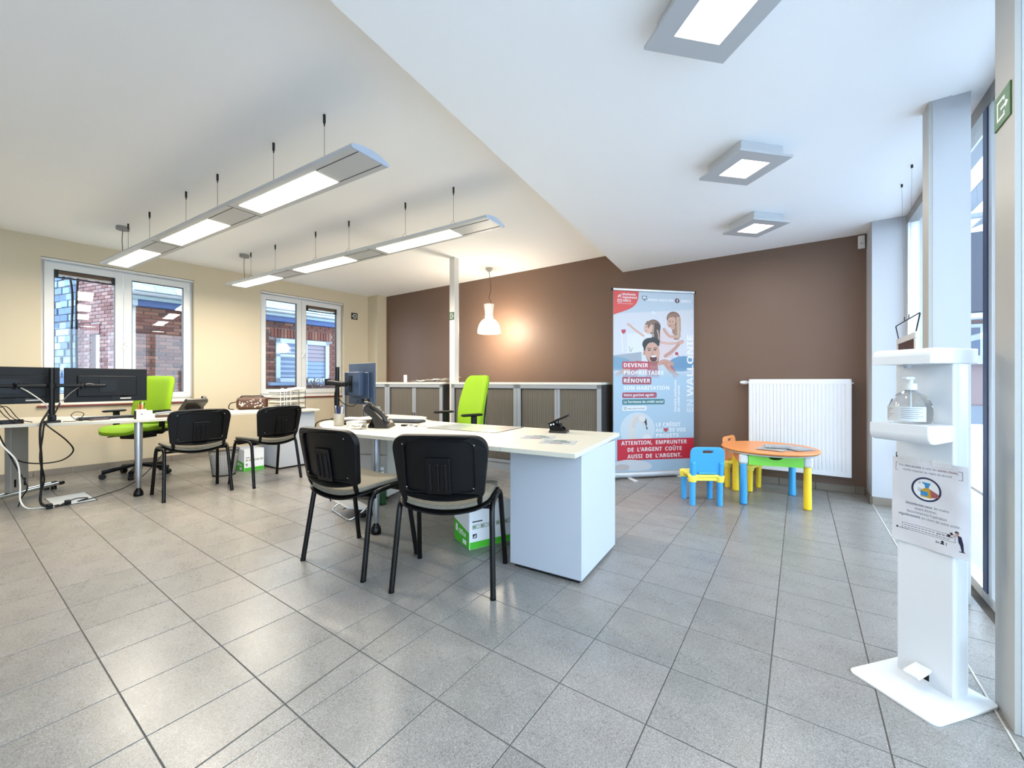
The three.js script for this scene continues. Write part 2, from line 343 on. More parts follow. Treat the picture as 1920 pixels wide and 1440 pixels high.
// ------------------------------------------------------------------ glass shop front
{
  const t = thing('window_3', 'full-height glass front with slim aluminium frames', 'glass front', [XG + 0.03, 0, 0], 0, null, 'structure');
  const light = std(0xdfe3e6, 0.35, { metalness: 0.25 }), slate = std(0x3b4a66, 0.45);
  const zs = [-4.711, -2.943, -1.96, -0.9, 0.2, 1.3, 2.9];
  obj('bottom_rail', bounds(-0.025, 0.035, 0, 0.05, -4.711, ZF), light, t);
  obj('top_rail', bounds(-0.03, 0.035, HL - 0.075, HL, -4.711, ZF), std(0x8c8a86, 0.5), t);
  zs.forEach((z, i) => {
    if (i === 1) { obj('mullion', bounds(-0.03, 0.03, 0.05, HL - 0.075, z - 0.026, z + 0.026), slate, t); obj('stile', [bounds(-0.025, 0.02, 0.05, HL - 0.075, z + 0.028, z + 0.07), bounds(-0.015, 0.02, 0.05, HL - 0.075, z + 0.085, z + 0.115)], light, t); }
    else obj('mullion', bounds(-0.03, 0.03, 0.05, HL - 0.075, z + (i ? -0.025 : 0), z + (i === 6 ? 0 : 0.05)), light, t);
    if (i < 6) {
      obj('pane', at(new THREE.PlaneGeometry(zs[i + 1] - z, HL - 0.125), 0.005, (HL - 0.025) / 2, (z + zs[i + 1]) / 2, 0, -PI / 2, 0), M.glass, t);
      obj('transom', bounds(-0.018, 0.018, 0.50, 0.515, z, zs[i + 1]), light, t);
    }
  });
}
structure(obj('upper_storey', bounds(-7.35, XG + 0.12, HH + 0.2, 7.2, -7.5, 6.0), std(0xb9a79c, 0.9)), 'plain storey of the building above the room', 'building');

// ------------------------------------------------------------------ outside: alley with brick house, street in front of the glass
const brickMats = ['#70453b', '#643c35', '#815a4c', '#583c38', '#765048'].map((c) => std(c, 0.9));
const pinkMats = ['#7c5a58', '#714c49', '#876863', '#643f3c', '#7a5f5d'].map((c) => std(c, 0.92));
const stoneMats = ['#6c7d94', '#576a86', '#7f90a3', '#4c5d7b'].map((c) => std(c, 0.95));
const mortar = std(0x8f8a86, 0.95), mortarPale = std(0x9a9492, 0.95);
function bricks(parent, x0, x1, y0, y1, bl, bh, joint, mats, skip, most, cx, cyy, rough = 0) {
  const list = [];
  for (let r = 0, y = y0; y < y1 - bh * 0.5; r++, y += bh + joint)
    for (let x = x0 - (r % 2 ? bl / 2 : 0); x < x1; x += bl + joint) {
      let a = Math.max(x, x0), b = Math.min(x + bl, x1); if (b - a < 0.03) continue;
      if (skip) { for (const [p0, p1, q0, q1] of skip) if (y + bh > q0 + 0.01 && y < q1 - 0.01) { if (a < p0 && b > p0) b = p0 - joint * 0.5; else if (a < p1 && b > p1) a = p1 + joint * 0.5; else if (a >= p0 && b <= p1) b = a; } if (b - a < 0.025) continue; }
      list.push([a, b, y, Math.hypot((a + b) / 2 - cx, (y + bh / 2 - cyy) * 1.2)]);
    }
  list.sort((p, q) => p[3] - q[3]);
  const shared = new Map(), rest = [];
  list.forEach(([a, b, y], n) => {
    const w = b - a, key = w.toFixed(3);
    if (!shared.has(key)) shared.set(key, metricUV(chamfer(w, 0.03, bh, 0.006).rotateX(PI / 2)));
    const g = shared.get(key), z = rr(-0.003, 0.003) + rough * rr(0, 1);
    if (n < most) { const m = new THREE.Mesh(g, mats[Math.floor(rnd() * mats.length)]); m.name = rough > 0.01 ? 'stone' : 'brick'; m.castShadow = m.receiveShadow = true; m.position.set((a + b) / 2, y + bh / 2, z); parent.add(m); }
    else rest.push(withUV(g.clone().translate((a + b) / 2, y + bh / 2, z)));
  });
  if (rest.length) tag(obj(rough > 0.01 ? 'stone_field' : 'brick_field', rest, mats[0], parent), 'the rest of the courses', null, null, 'stuff');
}
tag(obj('alley_paving', bounds(-16, -7.2, -0.2, -0.1, -9, 6), std(0x8b8a88, 0.9)), 'grey paved ground of the alley behind the windows', 'paving', null, 'structure');
{ // brick house across the alley; local x runs along the left wall (away), z towards our wall
  const p = aw(-3.0, 0, 0), h = thing('brick_house', 'low brown brick house with slate roof and blue fascia behind the windows', 'house', [p.x, 0, p.z], AROT + PI / 2);
  obj('wall_core', [bounds(0.70, 7.5, -0.15, 2.46, -4.2, -0.012)], mortar, h);
  const W = [3.10, 4.36, 1.06, 2.07];
  const lint = [[W[0], W[1], W[2], W[3]], [W[0] - 0.1, W[1] + 0.09, W[3] + 0.01, W[3] + 0.235]];
  bricks(h, 0.70, 6.2, -0.1, 2.45, 0.205, 0.058, 0.011, brickMats, lint, 290, 2.2, 1.9);
  for (let k = 0, x = W[0] - 0.1; x < W[1] + 0.08; k++, x += 0.072) { const m = obj('lintel_brick', chamfer(0.061, 0.036, 0.205, 0.005).rotateX(PI / 2), brickMats[(k * 3) % 5 === 3 ? 0 : (k * 3) % 5], h); m.position.set(x + 0.03, W[3] + 0.125, 0.002); }
  obj('fascia', bounds(0.70, 7.5, 2.45, 2.67, -0.02, 0.16), std(0x3c5687, 0.55), h);
  obj('fascia_end', bounds(0.62, 0.70, 2.45, 2.72, -0.6, 0.17), std(0x9fb0bb, 0.6), h);
  obj('gutter', at(new THREE.CylinderGeometry(0.055, 0.055, 6.9, 14), 4.05, 2.69, 0.2, 0, 0, PI / 2), std(0xb8bdc8, 0.4, { metalness: 0.4 }), h);
  obj('roof_deck', bx(7.1, 0.05, 2.9, 4.05, 3.42, -0.95, 0.62, 0, 0), std(0x8fa3ab, 0.8), h);
  const slate = [std(0x8fa4ab, 0.7), std(0x859ba4, 0.7), std(0x99acb1, 0.7)];
  for (let r = 0; r < 5; r++) for (let c = 0; c < 17; c++) {
    const d = 0.05 + r * 0.24, m = obj('slate', bx(0.292, 0.014, 0.3, 0, 0, 0), slate[(c * 7 + r * 5) % 3], h);
    m.position.set(0.78 + c * 0.3 + (r % 2 ? 0.15 : 0), 2.70 + d * Math.sin(0.62) + 0.06 + (r * 0), 0.22 - d * Math.cos(0.62)); m.rotation.x = 0.60;
  }
  const w = new THREE.Group(); w.name = 'window'; h.add(w);
  const fr = std(0xa3b0bf, 0.4), cxw = (W[0] + W[1]) / 2;
  obj('window_recess', bounds(W[0], W[1], W[2], W[3], -0.012, -0.008), std(0x566f92, 0.3), w);
  obj('window_frame', [bounds(W[0], W[0] + 0.09, W[2], W[3], -0.01, 0.05), bounds(W[1] - 0.09, W[1], W[2], W[3], -0.01, 0.05), bounds(W[0], W[1], W[3] - 0.1, W[3], -0.01, 0.05), bounds(W[0], W[1], W[2], W[2] + 0.09, -0.01, 0.05), bounds(cxw - 0.08, cxw + 0.08, W[2], W[3], -0.01, 0.05), bounds(W[0], cxw, W[3] - 0.42, W[3] - 0.36, -0.01, 0.05)], fr, w);
  for (let k = 0; k < 8; k++) obj('blind_slat', bounds(cxw + 0.09, W[1] - 0.1, W[2] + 0.12 + k * 0.098, W[2] + 0.2 + k * 0.098, -0.004, 0.012), std(k > 3 ? 0x857c88 : 0x7489a6, 0.6), w);
  for (let k = 0; k < 7; k++) obj('blind_slat', bounds(W[0] + 0.1, cxw - 0.09, W[2] + 0.12 + k * 0.11, W[2] + 0.17 + k * 0.11, -0.004, 0.012), std(0x8294aa, 0.6), w);
  obj('stone_sill', bounds(W[0] - 0.16, W[1] + 0.12, W[2] - 0.08, W[2] - 0.005, -0.02, 0.12), std(0x7088a8, 0.8), h);
}
{ // flower box with a dry shrub under the neighbour's window
  const p = aw(-2.38, 0, 3.75), t = thing('shrub', 'dry grey and brown shrub in a trough below the neighbour window', 'shrub', [p.x, -0.1, p.z], AROT + PI / 2);
  obj('trough', [rb(0.9, 0.34, 0.3, 0.02, 0, 0.72, 0), bounds(-0.4, -0.3, 0, 0.56, -0.1, 0.1), bounds(0.3, 0.4, 0, 0.56, -0.1, 0.1)], std(0x4a4644, 0.9), t);
  const tw = [], lf = [];
  for (let i = 0; i < 70; i++) { const a = V(rr(-0.38, 0.38), 0.88, rr(-0.1, 0.1)), b = a.clone().add(V(rr(-0.2, 0.2), rr(0.1, 0.42), rr(-0.12, 0.16))); tw.push(tube([a, a.clone().lerp(b, 0.5).add(V(rr(-0.04, 0.04), 0, 0)), b], 0.004, 4, 4)); for (let k = 0; k < 5; k++) { const q = a.clone().lerp(b, rr(0.3, 1.1)); lf.push(at(new THREE.CircleGeometry(rr(0.014, 0.03), 5), q.x, q.y, q.z, rr(-2, 2), rr(-3, 3), rr(-2, 2))); } }
  obj('twigs', tw, std(0x5a3f38, 0.9), t);
  tag(obj('leaves', lf, std(0x6f6664, 0.85, { side: THREE.DoubleSide }), t), 'small pale leaves', null, null, 'stuff');
}
{ // paler wall that closes the alley: brick on the right, rough stone on the left
  const c = V(-11.56, 0, -1.89).multiplyScalar(1), dir = Math.atan2(0.233, 0.972);
  const w = thing('alley_wall', 'pale pink brick wall with rough blue-grey stone at its left end', 'wall', [c.x, -0.1, c.z], dir);
  obj('wall_core', bounds(-4.2, 1.4, 0, 5.2, -0.6, -0.012), mortarPale, w);
  const hole = [[-0.17, 0.17, 0.4, 2.12], [-0.18, 0.2, 2.12, 2.33]];
  bricks(w, -0.62, 1.4, 0.1, 5.0, 0.205, 0.06, 0.013, pinkMats, hole, 295, 0.2, 2.4);
  for (let k = 0; k < 6; k++) { const m = obj('lintel_brick', chamfer(0.058, 0.04, 0.2, 0.005).rotateX(PI / 2), pinkMats[1], w); m.position.set(-0.15 + k * 0.062, 2.225, 0.003); }
  obj('narrow_window', [bounds(-0.17, 0.17, 0.4, 2.12, -0.01, -0.004)], std(0x4d3630, 0.9), w);
  obj('narrow_window_frame', [bounds(0.03, 0.17, 0.4, 2.1, -0.01, 0.004)], std(0x8a9cb2, 0.5), w);
  const s = new THREE.Group(); s.name = 'stone_facing'; w.add(s);
  bricks(s, -3.2, -0.6, 0.1, 5.0, 0.27, 0.13, 0.016, stoneMats, null, 150, -1.0, 2.4, 0.05);
  for (const [x, n] of [[-0.66, 0], [-0.47, 1]]) tag(obj('cable', tube([[x, 0, 0.09], [x + 0.012, 1, 0.09], [x - 0.008, 2, 0.094], [x + 0.01, 3, 0.09], [x + (n ? 0.12 : -0.12), 3.4, 0.1], [x + (n ? 0.4 : -0.32), 3.3, 0.11]], 0.02, 40), M.black, w), 'black cable');
}
// street side
structure(obj('pavement', bounds(XG + 0.04, 5, -0.14, -0.04, -9, 8), std(0xa6adb5, 0.85)), 'pale concrete pavement outside the glass front', 'pavement');
structure(obj('street', bounds(5, 14, -0.2, -0.08, -40, 20), std(0x7a8088, 0.9)), 'grey asphalt street outside the glass front', 'street');
{
  const t = thing('street_house', 'low brick house with dark slate roof across the street', 'house', [7.2, -0.08, -16.2], 0);
  obj('wall', bounds(-4.2, 5, 0, 2.9, -6, 0), std(0x6b5a5b, 0.9), t);
  obj('roof', [slab([[-4.5, 0], [5.3, 0], [5.3, 4.4], [-4.5, 4.4]], 0, 0.12).rotateX(0.72).translate(0, 2.9 + 4.4 * Math.sin(0.72), -4.4 * Math.cos(0.72) + 0.4)], std(0x232c3b, 0.8), t);
  obj('gutter', bounds(-4.5, 5.3, 2.82, 2.95, 0, 0.45), std(0x9aa6b4, 0.5), t);
  for (let k = 0; k < 4; k++) obj('roof_vent', bounds(-4.3 + k * 2.2, -3.3 + k * 2.2, 3.9 + (k % 2) * 0.6, 4.0 + (k % 2) * 0.6, -0.9 - (k % 2) * 0.6, -0.6), std(0x8b97a6, 0.6), t);
  for (let k = 0; k < 4; k++) { const g = new THREE.Group(); g.name = 'window'; t.add(g); const x = -3.9 + k * 2.1; obj('window_frame', bounds(x, x + 1.4, 1.75, 2.7, -0.02, 0.05), std(0x8f99a5, 0.5), g); for (const d of [0.1, 0.75]) obj('pane', bounds(x + d, x + d + 0.55, 1.85, 2.6, 0.03, 0.06), std(0x2c3a52, 0.2), g); obj('stone_sill', bounds(x - 0.1, x + 1.5, 1.62, 1.75, -0.02, 0.14), std(0x8a929b, 0.8), g); }
  obj('plinth', bounds(-4.25, 5.05, 0, 0.5, -6, 0.05), std(0x59606a, 0.9), t);
}
{
  const t = thing('street_canopy', 'louvred metal canopy outside the top of the glass front', 'canopy', [XG + 0.05, 2.62, -3.4], 0);
  for (let k = 0; k < 5; k++) obj('louvre', bx(0.2, 0.015, 5.4, 0.2 + k * 0.27, 0.05, 0, 0, 0, 0.35), std(0x64707f, 0.5), t);
  for (const z of [-2.6, -0.9, 0.9, 2.6]) obj('bracket', bounds(-0.03, 1.45, 0.08, 0.13, z - 0.02, z + 0.02), std(0x8d99ab, 0.5), t);
}

// ------------------------------------------------------------------ lamps
const area = (w, h, x, y, z, turn, color, power) => { const l = new THREE.RectAreaLight(color, power, w, h); l.position.set(x, y, z); l.rotation.set(-PI / 2, 0, turn); l.rotation.order = 'YXZ'; l.rotation.set(-PI / 2, turn, 0); scene.add(l); return l; };
function linearLamp(x, z, turn, label, halves) {
  const y = 2.325, L = 4.14, t = thing('linear_lamp', label, 'lamp', [x, y, z], turn, 'long aluminium lamps over the desks');
  const w = 0.13, prof = new THREE.Shape(); prof.moveTo(-w, 0.008); prof.lineTo(-w, 0.018); prof.quadraticCurveTo(-w * 0.6, 0.042, 0, 0.046); prof.quadraticCurveTo(w * 0.6, 0.042, w, 0.018); prof.lineTo(w, 0.008); prof.lineTo(w * 0.93, 0); prof.lineTo(-w * 0.93, 0); prof.closePath();
  obj('body', new THREE.ExtrudeGeometry(prof, { depth: L - 0.024, bevelEnabled: false }).rotateY(PI / 2).translate(-L / 2 + 0.012, 0, 0), M.lampGrey, t);
  for (const s of [-1, 1]) obj('end_cap', new THREE.ExtrudeGeometry(prof, { depth: 0.012, bevelEnabled: false }).rotateY(PI / 2).translate(s > 0 ? L / 2 - 0.012 : -L / 2, 0, 0), std(0xaeb9c8, 0.4), t);
  for (let k = 0; k < 3; k++) {
    const x1 = L / 2 - k * 1.38, mid = x1 - 0.855;
    const g = obj('diffuser', rb(0.9, 0.006, 0.155, 0.002, mid, -0.002, 0), M.lampGlow(2.6), t);
    g.userData.label = 'lit frosted diffuser';
    obj('groove', [bx(0.38, 0.002, 0.004, x1 - 0.2, -0.0008, -0.08), bx(0.38, 0.002, 0.004, x1 - 0.2, -0.0008, 0.08)], M.lampLine, t);
    if (k) obj('joint', bx(0.003, 0.002, 0.24, x1, -0.0006, 0), M.lampLine, t);
    const wp = V(mid, -0.009, 0).applyAxisAngle(V(0, 1, 0), turn).add(V(x, y, z));
    area(0.9, 0.155, wp.x, wp.y, wp.z, turn, WARM, LAMP_TUBE);
    for (const d of [-0.43, -1.0]) {
      const h = obj('hanger', [tube([[x1 + d, HH - y, 0], [x1 + d, 0.11, 0]], 0.0014, 2, 5), tube([[x1 + d, 0.11, 0], [x1 + d, 0.043, 0.055]], 0.0012, 2, 5), tube([[x1 + d, 0.11, 0], [x1 + d, 0.043, -0.055]], 0.0012, 2, 5)], M.wire, t);
      obj('ceiling_anchor', [cy(0.008, 0.008, 0.05, x1 + d, HH - y - 0.025, 0, 10), cy(0.005, 0.003, 0.02, x1 + d, HH - y - 0.06, 0, 8)], M.dark, t);
    }
  }
  obj('ceiling_rose', cy(0.055, 0.055, 0.035, -L / 2 + 0.22, HH - y - 0.0175, 0, 24), std(0x8e8c88, 0.5), t);
  obj('power_cord', tube([[-L / 2 + 0.22, HH - y - 0.03, 0], [-L / 2 + 0.215, 0.25, 0.004], [-L / 2 + 0.22, 0.13, 0], [-L / 2 + 0.225, 0.04, 0]], 0.004), std(0x77746f, 0.6), t);
}
linearLamp(-4.03, -1.286, 0.0644, 'long suspended lamp in line with the twin monitors');
linearLamp(-4.03, -2.441, 0.060, 'long suspended lamp passing close to the steel post');
function squareLamp(x, z, label) {
  const y = 2.383, t = thing('ceiling_lamp', label, 'lamp', [x, y, z], 0.815, 'square grey ceiling lamps under the lowered ceiling');
  const o = 0.356 / 2, i = 0.098;
  obj('mounting_box', rb(0.286, HL - y - 0.012, 0.286, 0.003, 0, (HL - y + 0.012) / 2, 0), std(0xc3c4c6, 0.45), t);
  for (let k = 0; k < 4; k++) { const g = new THREE.ExtrudeGeometry(shapeOf([[-o, -o], [o, -o], [i, -i], [-i, -i]]), { depth: 0.014, bevelEnabled: false }).rotateX(-PI / 2).rotateY(k * PI / 2); obj('frame_rail', g, M.lampGrey, t); }
  tag(obj('glass_cover', bx(2 * i - 0.004, 0.008, 2 * i - 0.004, 0, 0.007, 0), M.lampGlow(2.6), t), 'lit frosted glass');
  for (const s of [-1, 1]) obj('screw', cy(0.005, 0.005, 0.01, s * 0.09, 0.045, -0.145, 10, PI / 2), M.dark, t);
  area(0.19, 0.19, x, y - 0.004, z, 0.815, NEUTRAL, LAMP_SQUARE);
}
squareLamp(-0.252, -1.63, 'square ceiling lamp between the glass front and the white-sided desk');
squareLamp(-0.283, -2.892, 'square ceiling lamp between the column and the banner');
squareLamp(-0.312, -4.075, 'square ceiling lamp above the toy table, closest to the brown wall');
{
  const t = thing('pendant_lamp', 'pendant lamp with glowing ribbed glass dome hanging at the brown wall', 'lamp', [-3.682, 1.762, -4.651], 0);
  const top = HH - 1.762;
  obj('ceiling_rose', lathe([[0.012, -0.05], [0.03, -0.042], [0.05, -0.015], [0.052, 0], [0, 0]], 0, top, 0), std(0xb5b2ad, 0.4), t);
  obj('cord', tube([[0, top - 0.045, 0], [0.012, top - 0.12, 0.0], [0.035, top - 0.25, 0.005], [0.03, top - 0.34, 0], [0, top - 0.42, 0], [0.03, top - 0.48, 0], [0.045, 0.43, 0]], 0.004, 40), std(0x4a2f2a, 0.6), t);
  obj('holder', lathe([[0, 0.43], [0.074, 0.43], [0.076, 0.425], [0.062, 0.33], [0.058, 0.27], [0.064, 0.245], [0.05, 0.235], [0, 0.235]]), std(0xd8d5cf, 0.4), t);
  const dome = [], N = 60;
  for (let k = 0; k <= 14; k++) { const a = k / 14 * 0.47 * PI; dome.push([Math.max(0.05, 0.163 * Math.sin(a) + 0.004), 0.235 * Math.cos(a * 0.98)]); }
  const shade = obj('shade', [lathe(dome, 0, 0, 0, 60), new THREE.TorusGeometry(0.164, 0.004, 8, 60).rotateX(PI / 2).translate(0, 0.012, 0)], new THREE.MeshPhysicalMaterial({ color: 0xfff3d8, roughness: 0.5, transmission: 0.5, thickness: 0, emissive: new THREE.Color().setRGB(1, 0.86, 0.55), emissiveIntensity: 1.9, side: THREE.DoubleSide }), t);
  const ribs = []; for (let k = 0; k < 30; k++) { const a = k / 30 * 2 * PI; ribs.push(tube(dome.filter((_, i) => i > 3 && i % 2 === 0).map(([r, y]) => V(Math.cos(a) * (r + 0.001), y, Math.sin(a) * (r + 0.001))), 0.002, 10, 4)); }
  obj('ribs', ribs, std(0xf6e9c8, 0.4), shade);
  obj('bulb', [sp(0.045, 0, 0.12, 0), cy(0.02, 0.02, 0.07, 0, 0.19, 0)], M.lampGlow(2), t);
  const l = new THREE.PointLight(WARM, LAMP_PENDANT); l.position.set(-3.682, 1.762 + 0.12, -4.651); l.shadow.radius = 6; l.castShadow = true; scene.add(l);
}

// ------------------------------------------------------------------ cabinets
const CROT = 0.0963;
function cabinet(xa, xb, label) {
  const zf = (x) => -3.745 - 0.0966 * (x + 5.446), xm = (xa + xb) / 2, w = (xb - xa) / Math.cos(CROT) - 0.004, D = 0.43;
  const p = V(xm, 0, zf(xm)), n = V(0, 0, -D / 2).applyAxisAngle(V(0, 1, 0), CROT); p.add(n);
  const t = thing('shutter_cabinet', label, 'cabinet', [p.x, 0, p.z], CROT, 'low grey shutter cabinets along the brown wall');
  const h = 1.035, z = D / 2, fw = 0.045;
  obj('plinth', bounds(-w / 2 + 0.005, w / 2 - 0.005, 0, 0.09, -z, z - 0.012), M.cabFrame, t);
  obj('carcass', [bounds(-w / 2, -w / 2 + 0.02, 0.09, h, -z, z - 0.02), bounds(w / 2 - 0.02, w / 2, 0.09, h, -z, z - 0.02), bounds(-w / 2, w / 2, 0.09, h, -z, -z + 0.015), bounds(-w / 2 + 0.02, w / 2 - 0.02, 0.09, h, -z + 0.015, z - 0.06)], M.cabDark, t);
  obj('front_frame', [bounds(-w / 2, -w / 2 + fw, 0.09, h, z - 0.02, z), bounds(w / 2 - fw, w / 2, 0.09, h, z - 0.02, z), bounds(-w / 2, w / 2, h - 0.045, h, z - 0.02, z), bounds(-w / 2, w / 2, 0.09, 0.125, z - 0.02, z)], M.cabFrame, t);
  obj('worktop', rb(w + 0.002, 0.026, D + 0.01, 0.004, 0, h + 0.013, 0), M.cabTop, t);
  for (const s of [-1, 1]) {
    const q = new THREE.Group(); q.name = 'shutter'; t.add(q);
    const x0 = s < 0 ? -w / 2 + fw + 0.008 : 0.033, x1 = s < 0 ? -0.033 : w / 2 - fw - 0.008, nn = 18, dx = (x1 - x0) / nn, sl = [];
    for (let k = 0; k < nn; k++) sl.push(bounds(x0 + k * dx + 0.0015, x0 + (k + 1) * dx - 0.0015, 0.13, h - 0.052, z - 0.045, z - 0.024), bounds(x0 + k * dx, x0 + (k + 1) * dx, 0.13, h - 0.052, z - 0.05, z - 0.028));
    tag(obj('slats', sl, M.slat, q), 'narrow vertical slats', null, null, 'stuff');
    obj('closing_rail', rb(0.031, h - 0.18, 0.022, 0.003, s * 0.017, 0.13 + (h - 0.18) / 2, z - 0.022), M.cabFrame, q);
    obj('grip', bounds(s * 0.017 - 0.008, s * 0.017 + 0.008, 0.53, 0.64, z - 0.0125, z - 0.0095), M.black, q);
  }
  return t;
}
cabinet(-5.86, -4.892, 'shutter cabinet partly hidden behind the desk monitor on an arm');
cabinet(-4.892, -3.877, 'shutter cabinet left of the steel post with crumpled papers on top');
cabinet(-3.727, -2.75, 'shutter cabinet right of the steel post, behind the lime chair');
cabinet(-2.75, -1.729, 'shutter cabinet at the end of the row next to the banner');
{
  const zf = (x) => -3.745 - 0.0966 * (x + 5.446);
  const t = thing('paper_sheets', 'crumpled white papers on the cabinet left of the steel post', 'papers', [-4.2, 1.061, zf(-4.2) - 0.2], CROT);
  for (let k = 0; k < 5; k++) { const g = new THREE.PlaneGeometry(0.3, 0.2, 10, 6).rotateX(-PI / 2); bend(g, (v) => { v.y += 0.018 + 0.016 * Math.sin(v.x * 22 + k * 2) * Math.cos(v.z * 18 + k) + 0.006 * k * (v.x + 0.15) * 4; }); const m = obj('sheet', g, std(0xf4f0e6, 0.8, { side: THREE.DoubleSide }), t); m.position.set(-0.22 + k * 0.12, 0.0005 + k * 0.003, (k % 2) * 0.03); m.rotation.y = (k - 2) * 0.13; }
  obj('flat_sheet', bx(0.6, 0.002, 0.25, 0, 0.001, 0), M.paper, t);
  const x = -4.66, s = thing('small_router', 'small white upright device on the cabinet beside the papers', 'device', [x, 1.061, zf(x) - 0.12], CROT);
  obj('case', rb(0.042, 0.105, 0.03, 0.005, 0, 0.0525, 0), M.plasticWhite, s);
  obj('slot', bounds(-0.012, 0.012, 0.06, 0.07, 0.0149, 0.0156), std(0xb0b0b0, 0.5), s);
}

// ------------------------------------------------------------------ desks
function desk(base, turn, name, label, tops, ped, leg, extra, group) {
  const t = thing(name, label, 'desk', base, 0, group);
  const rel = (pts) => pts.map(([x, z]) => [x - base[0], z - base[2]]);
  for (const pts of tops) obj('desktop_panel', slab(rel(pts), 0.69, 0.715, 0.002), M.desk, t);
  const [cx, cz, w, d, r] = ped, g = new THREE.Group(); g.name = 'pedestal'; t.add(g); g.position.set(cx - base[0], 0, cz - base[2]); g.rotation.y = r;
  obj('plinth', bounds(-w / 2 + 0.02, w / 2 - 0.02, 0, 0.022, -d / 2 + 0.02, d / 2 - 0.02), M.plinth, g);
  obj('side_panel', rb(w, 0.668, 0.019, 0.002, 0, 0.356, d / 2 - 0.0095), M.desksideGrey, g);
  obj('side_panel', rb(0.019, 0.668, d - 0.022, 0.002, w / 2 - 0.0095, 0.356, -0.01), M.desksideGrey, g);
  obj('side_panel', rb(0.019, 0.668, d - 0.022, 0.002, -w / 2 + 0.0095, 0.356, -0.01), M.desksideGrey, g);
  for (let k = 0; k < 3; k++) { const q = obj('drawer', rb(w - 0.044, 0.205, 0.02, 0.003, 0, 0.135 + k * 0.215, -d / 2 + 0.012), M.desksideGrey, g); obj('drawer_handle', bx(0.1, 0.012, 0.02, 0, 0.2 + k * 0.215, -d / 2 - 0.006), M.alu, q); }
  for (const [lx, lz] of leg) {
    const q = obj('leg', lathe([[0.0, 0.69], [0.03, 0.69], [0.03, 0.42], [0.024, 0.2], [0.019, 0.075], [0, 0.075]], lx - base[0], 0, lz - base[2], 24), M.steel, t);
    obj('foot', lathe([[0, 0.085], [0.019, 0.085], [0.019, 0.062], [0.03, 0.05], [0.037, 0.025], [0.036, 0.004], [0.03, 0], [0, 0]], lx - base[0], 0, lz - base[2], 24), M.blackTube, q);
  }
  if (extra) extra(t, base);
  return t;
}
desk([-2.2, 0, -2.25], 0, 'reception_desk', 'pale desk with white-sided end pedestal facing two black chairs', [
  [[-0.902, -1.819], [-1.022, -2.745], [-1.452, -2.69], [-1.331, -1.7775]],
  [[-1.333, -1.777], [-1.454, -2.69], [-2.35, -2.605], [-2.55, -2.60], [-2.72, -2.615], [-2.86, -2.67], [-2.97, -2.76], [-3.06, -2.86], [-3.16, -2.895], [-3.62, -2.86], [-3.60, -2.25], [-3.50, -2.03], [-3.36, -1.91], [-3.2, -1.82], [-2.98, -1.725], [-2.78, -1.665], [-2.62, -1.645], [-2.45, -1.66], [-2.0, -1.712]],
], [-1.172, -2.232, 0.44, 0.575, 0.065], [[-2.443, -1.803], [-3.45, -2.72]], (t, b) => {
  obj('support_beam', [bx(1.5, 0.06, 0.03, -2.1 - b[0], 0.655, -2.25 - b[2], 0, 0.06, 0)], M.alu, t);
}, 'office desks');
desk([-5.5, 0, -1.6], 0, 'office_desk', 'pale desk in front of the wide window with twin monitors', [
  [[-5.10, -2.905], [-5.11, -2.42], [-5.86, -2.45], [-5.87, -2.95]],
  [[-5.11, -2.418], [-5.17, -2.1], [-5.165, -1.9], [-5.10, -1.65], [-5.03, -1.42], [-5.0, -1.28], [-5.02, -1.1], [-5.10, -0.88], [-5.22, -0.62], [-5.33, -0.36], [-5.42, -0.12], [-5.46, 0.3], [-6.35, 0.32], [-6.30, -0.55], [-6.05, -0.85], [-5.88, -1.05], [-5.85, -1.4], [-5.86, -2.448]],
], [-5.385, -2.645, 0.455, 0.435, PI / 2], [[-5.067, -1.115]], (t, b) => {
  const q = new THREE.Group(); q.name = 'pillar_leg'; t.add(q); q.position.set(-5.9 - b[0], 0, -0.45 - b[2]); q.rotation.y = -0.86 + PI / 2;
  obj('pillar', [rb(0.055, 0.62, 0.15, 0.006, 0, 0.37, 0)], std(0x8a837a, 0.45), q);
  obj('slot', [rb(0.002, 0.07, 0.018, 0.0008, 0.0275, 0.14, 0.04), rb(0.002, 0.07, 0.018, 0.0008, 0.0275, 0.14, -0.04)], M.black, q);
  for (const s of [-1, 1]) { obj('base_tube', cy(0.017, 0.017, 0.72, s * 0.034, 0.045, 0, 14, PI / 2), M.chrome, q); for (const e of [-1, 1]) { obj('tube_cap', cy(0.0185, 0.0185, 0.05, s * 0.034, 0.045, e * 0.365, 14, PI / 2), M.black, q); obj('glide', cy(0.02, 0.022, 0.03, s * 0.034, 0.015, e * 0.3, 12), M.black, q); } }
  obj('bracket', bx(0.06, 0.02, 0.4, 0, 0.68, 0), M.black, q);
}, 'office desks');

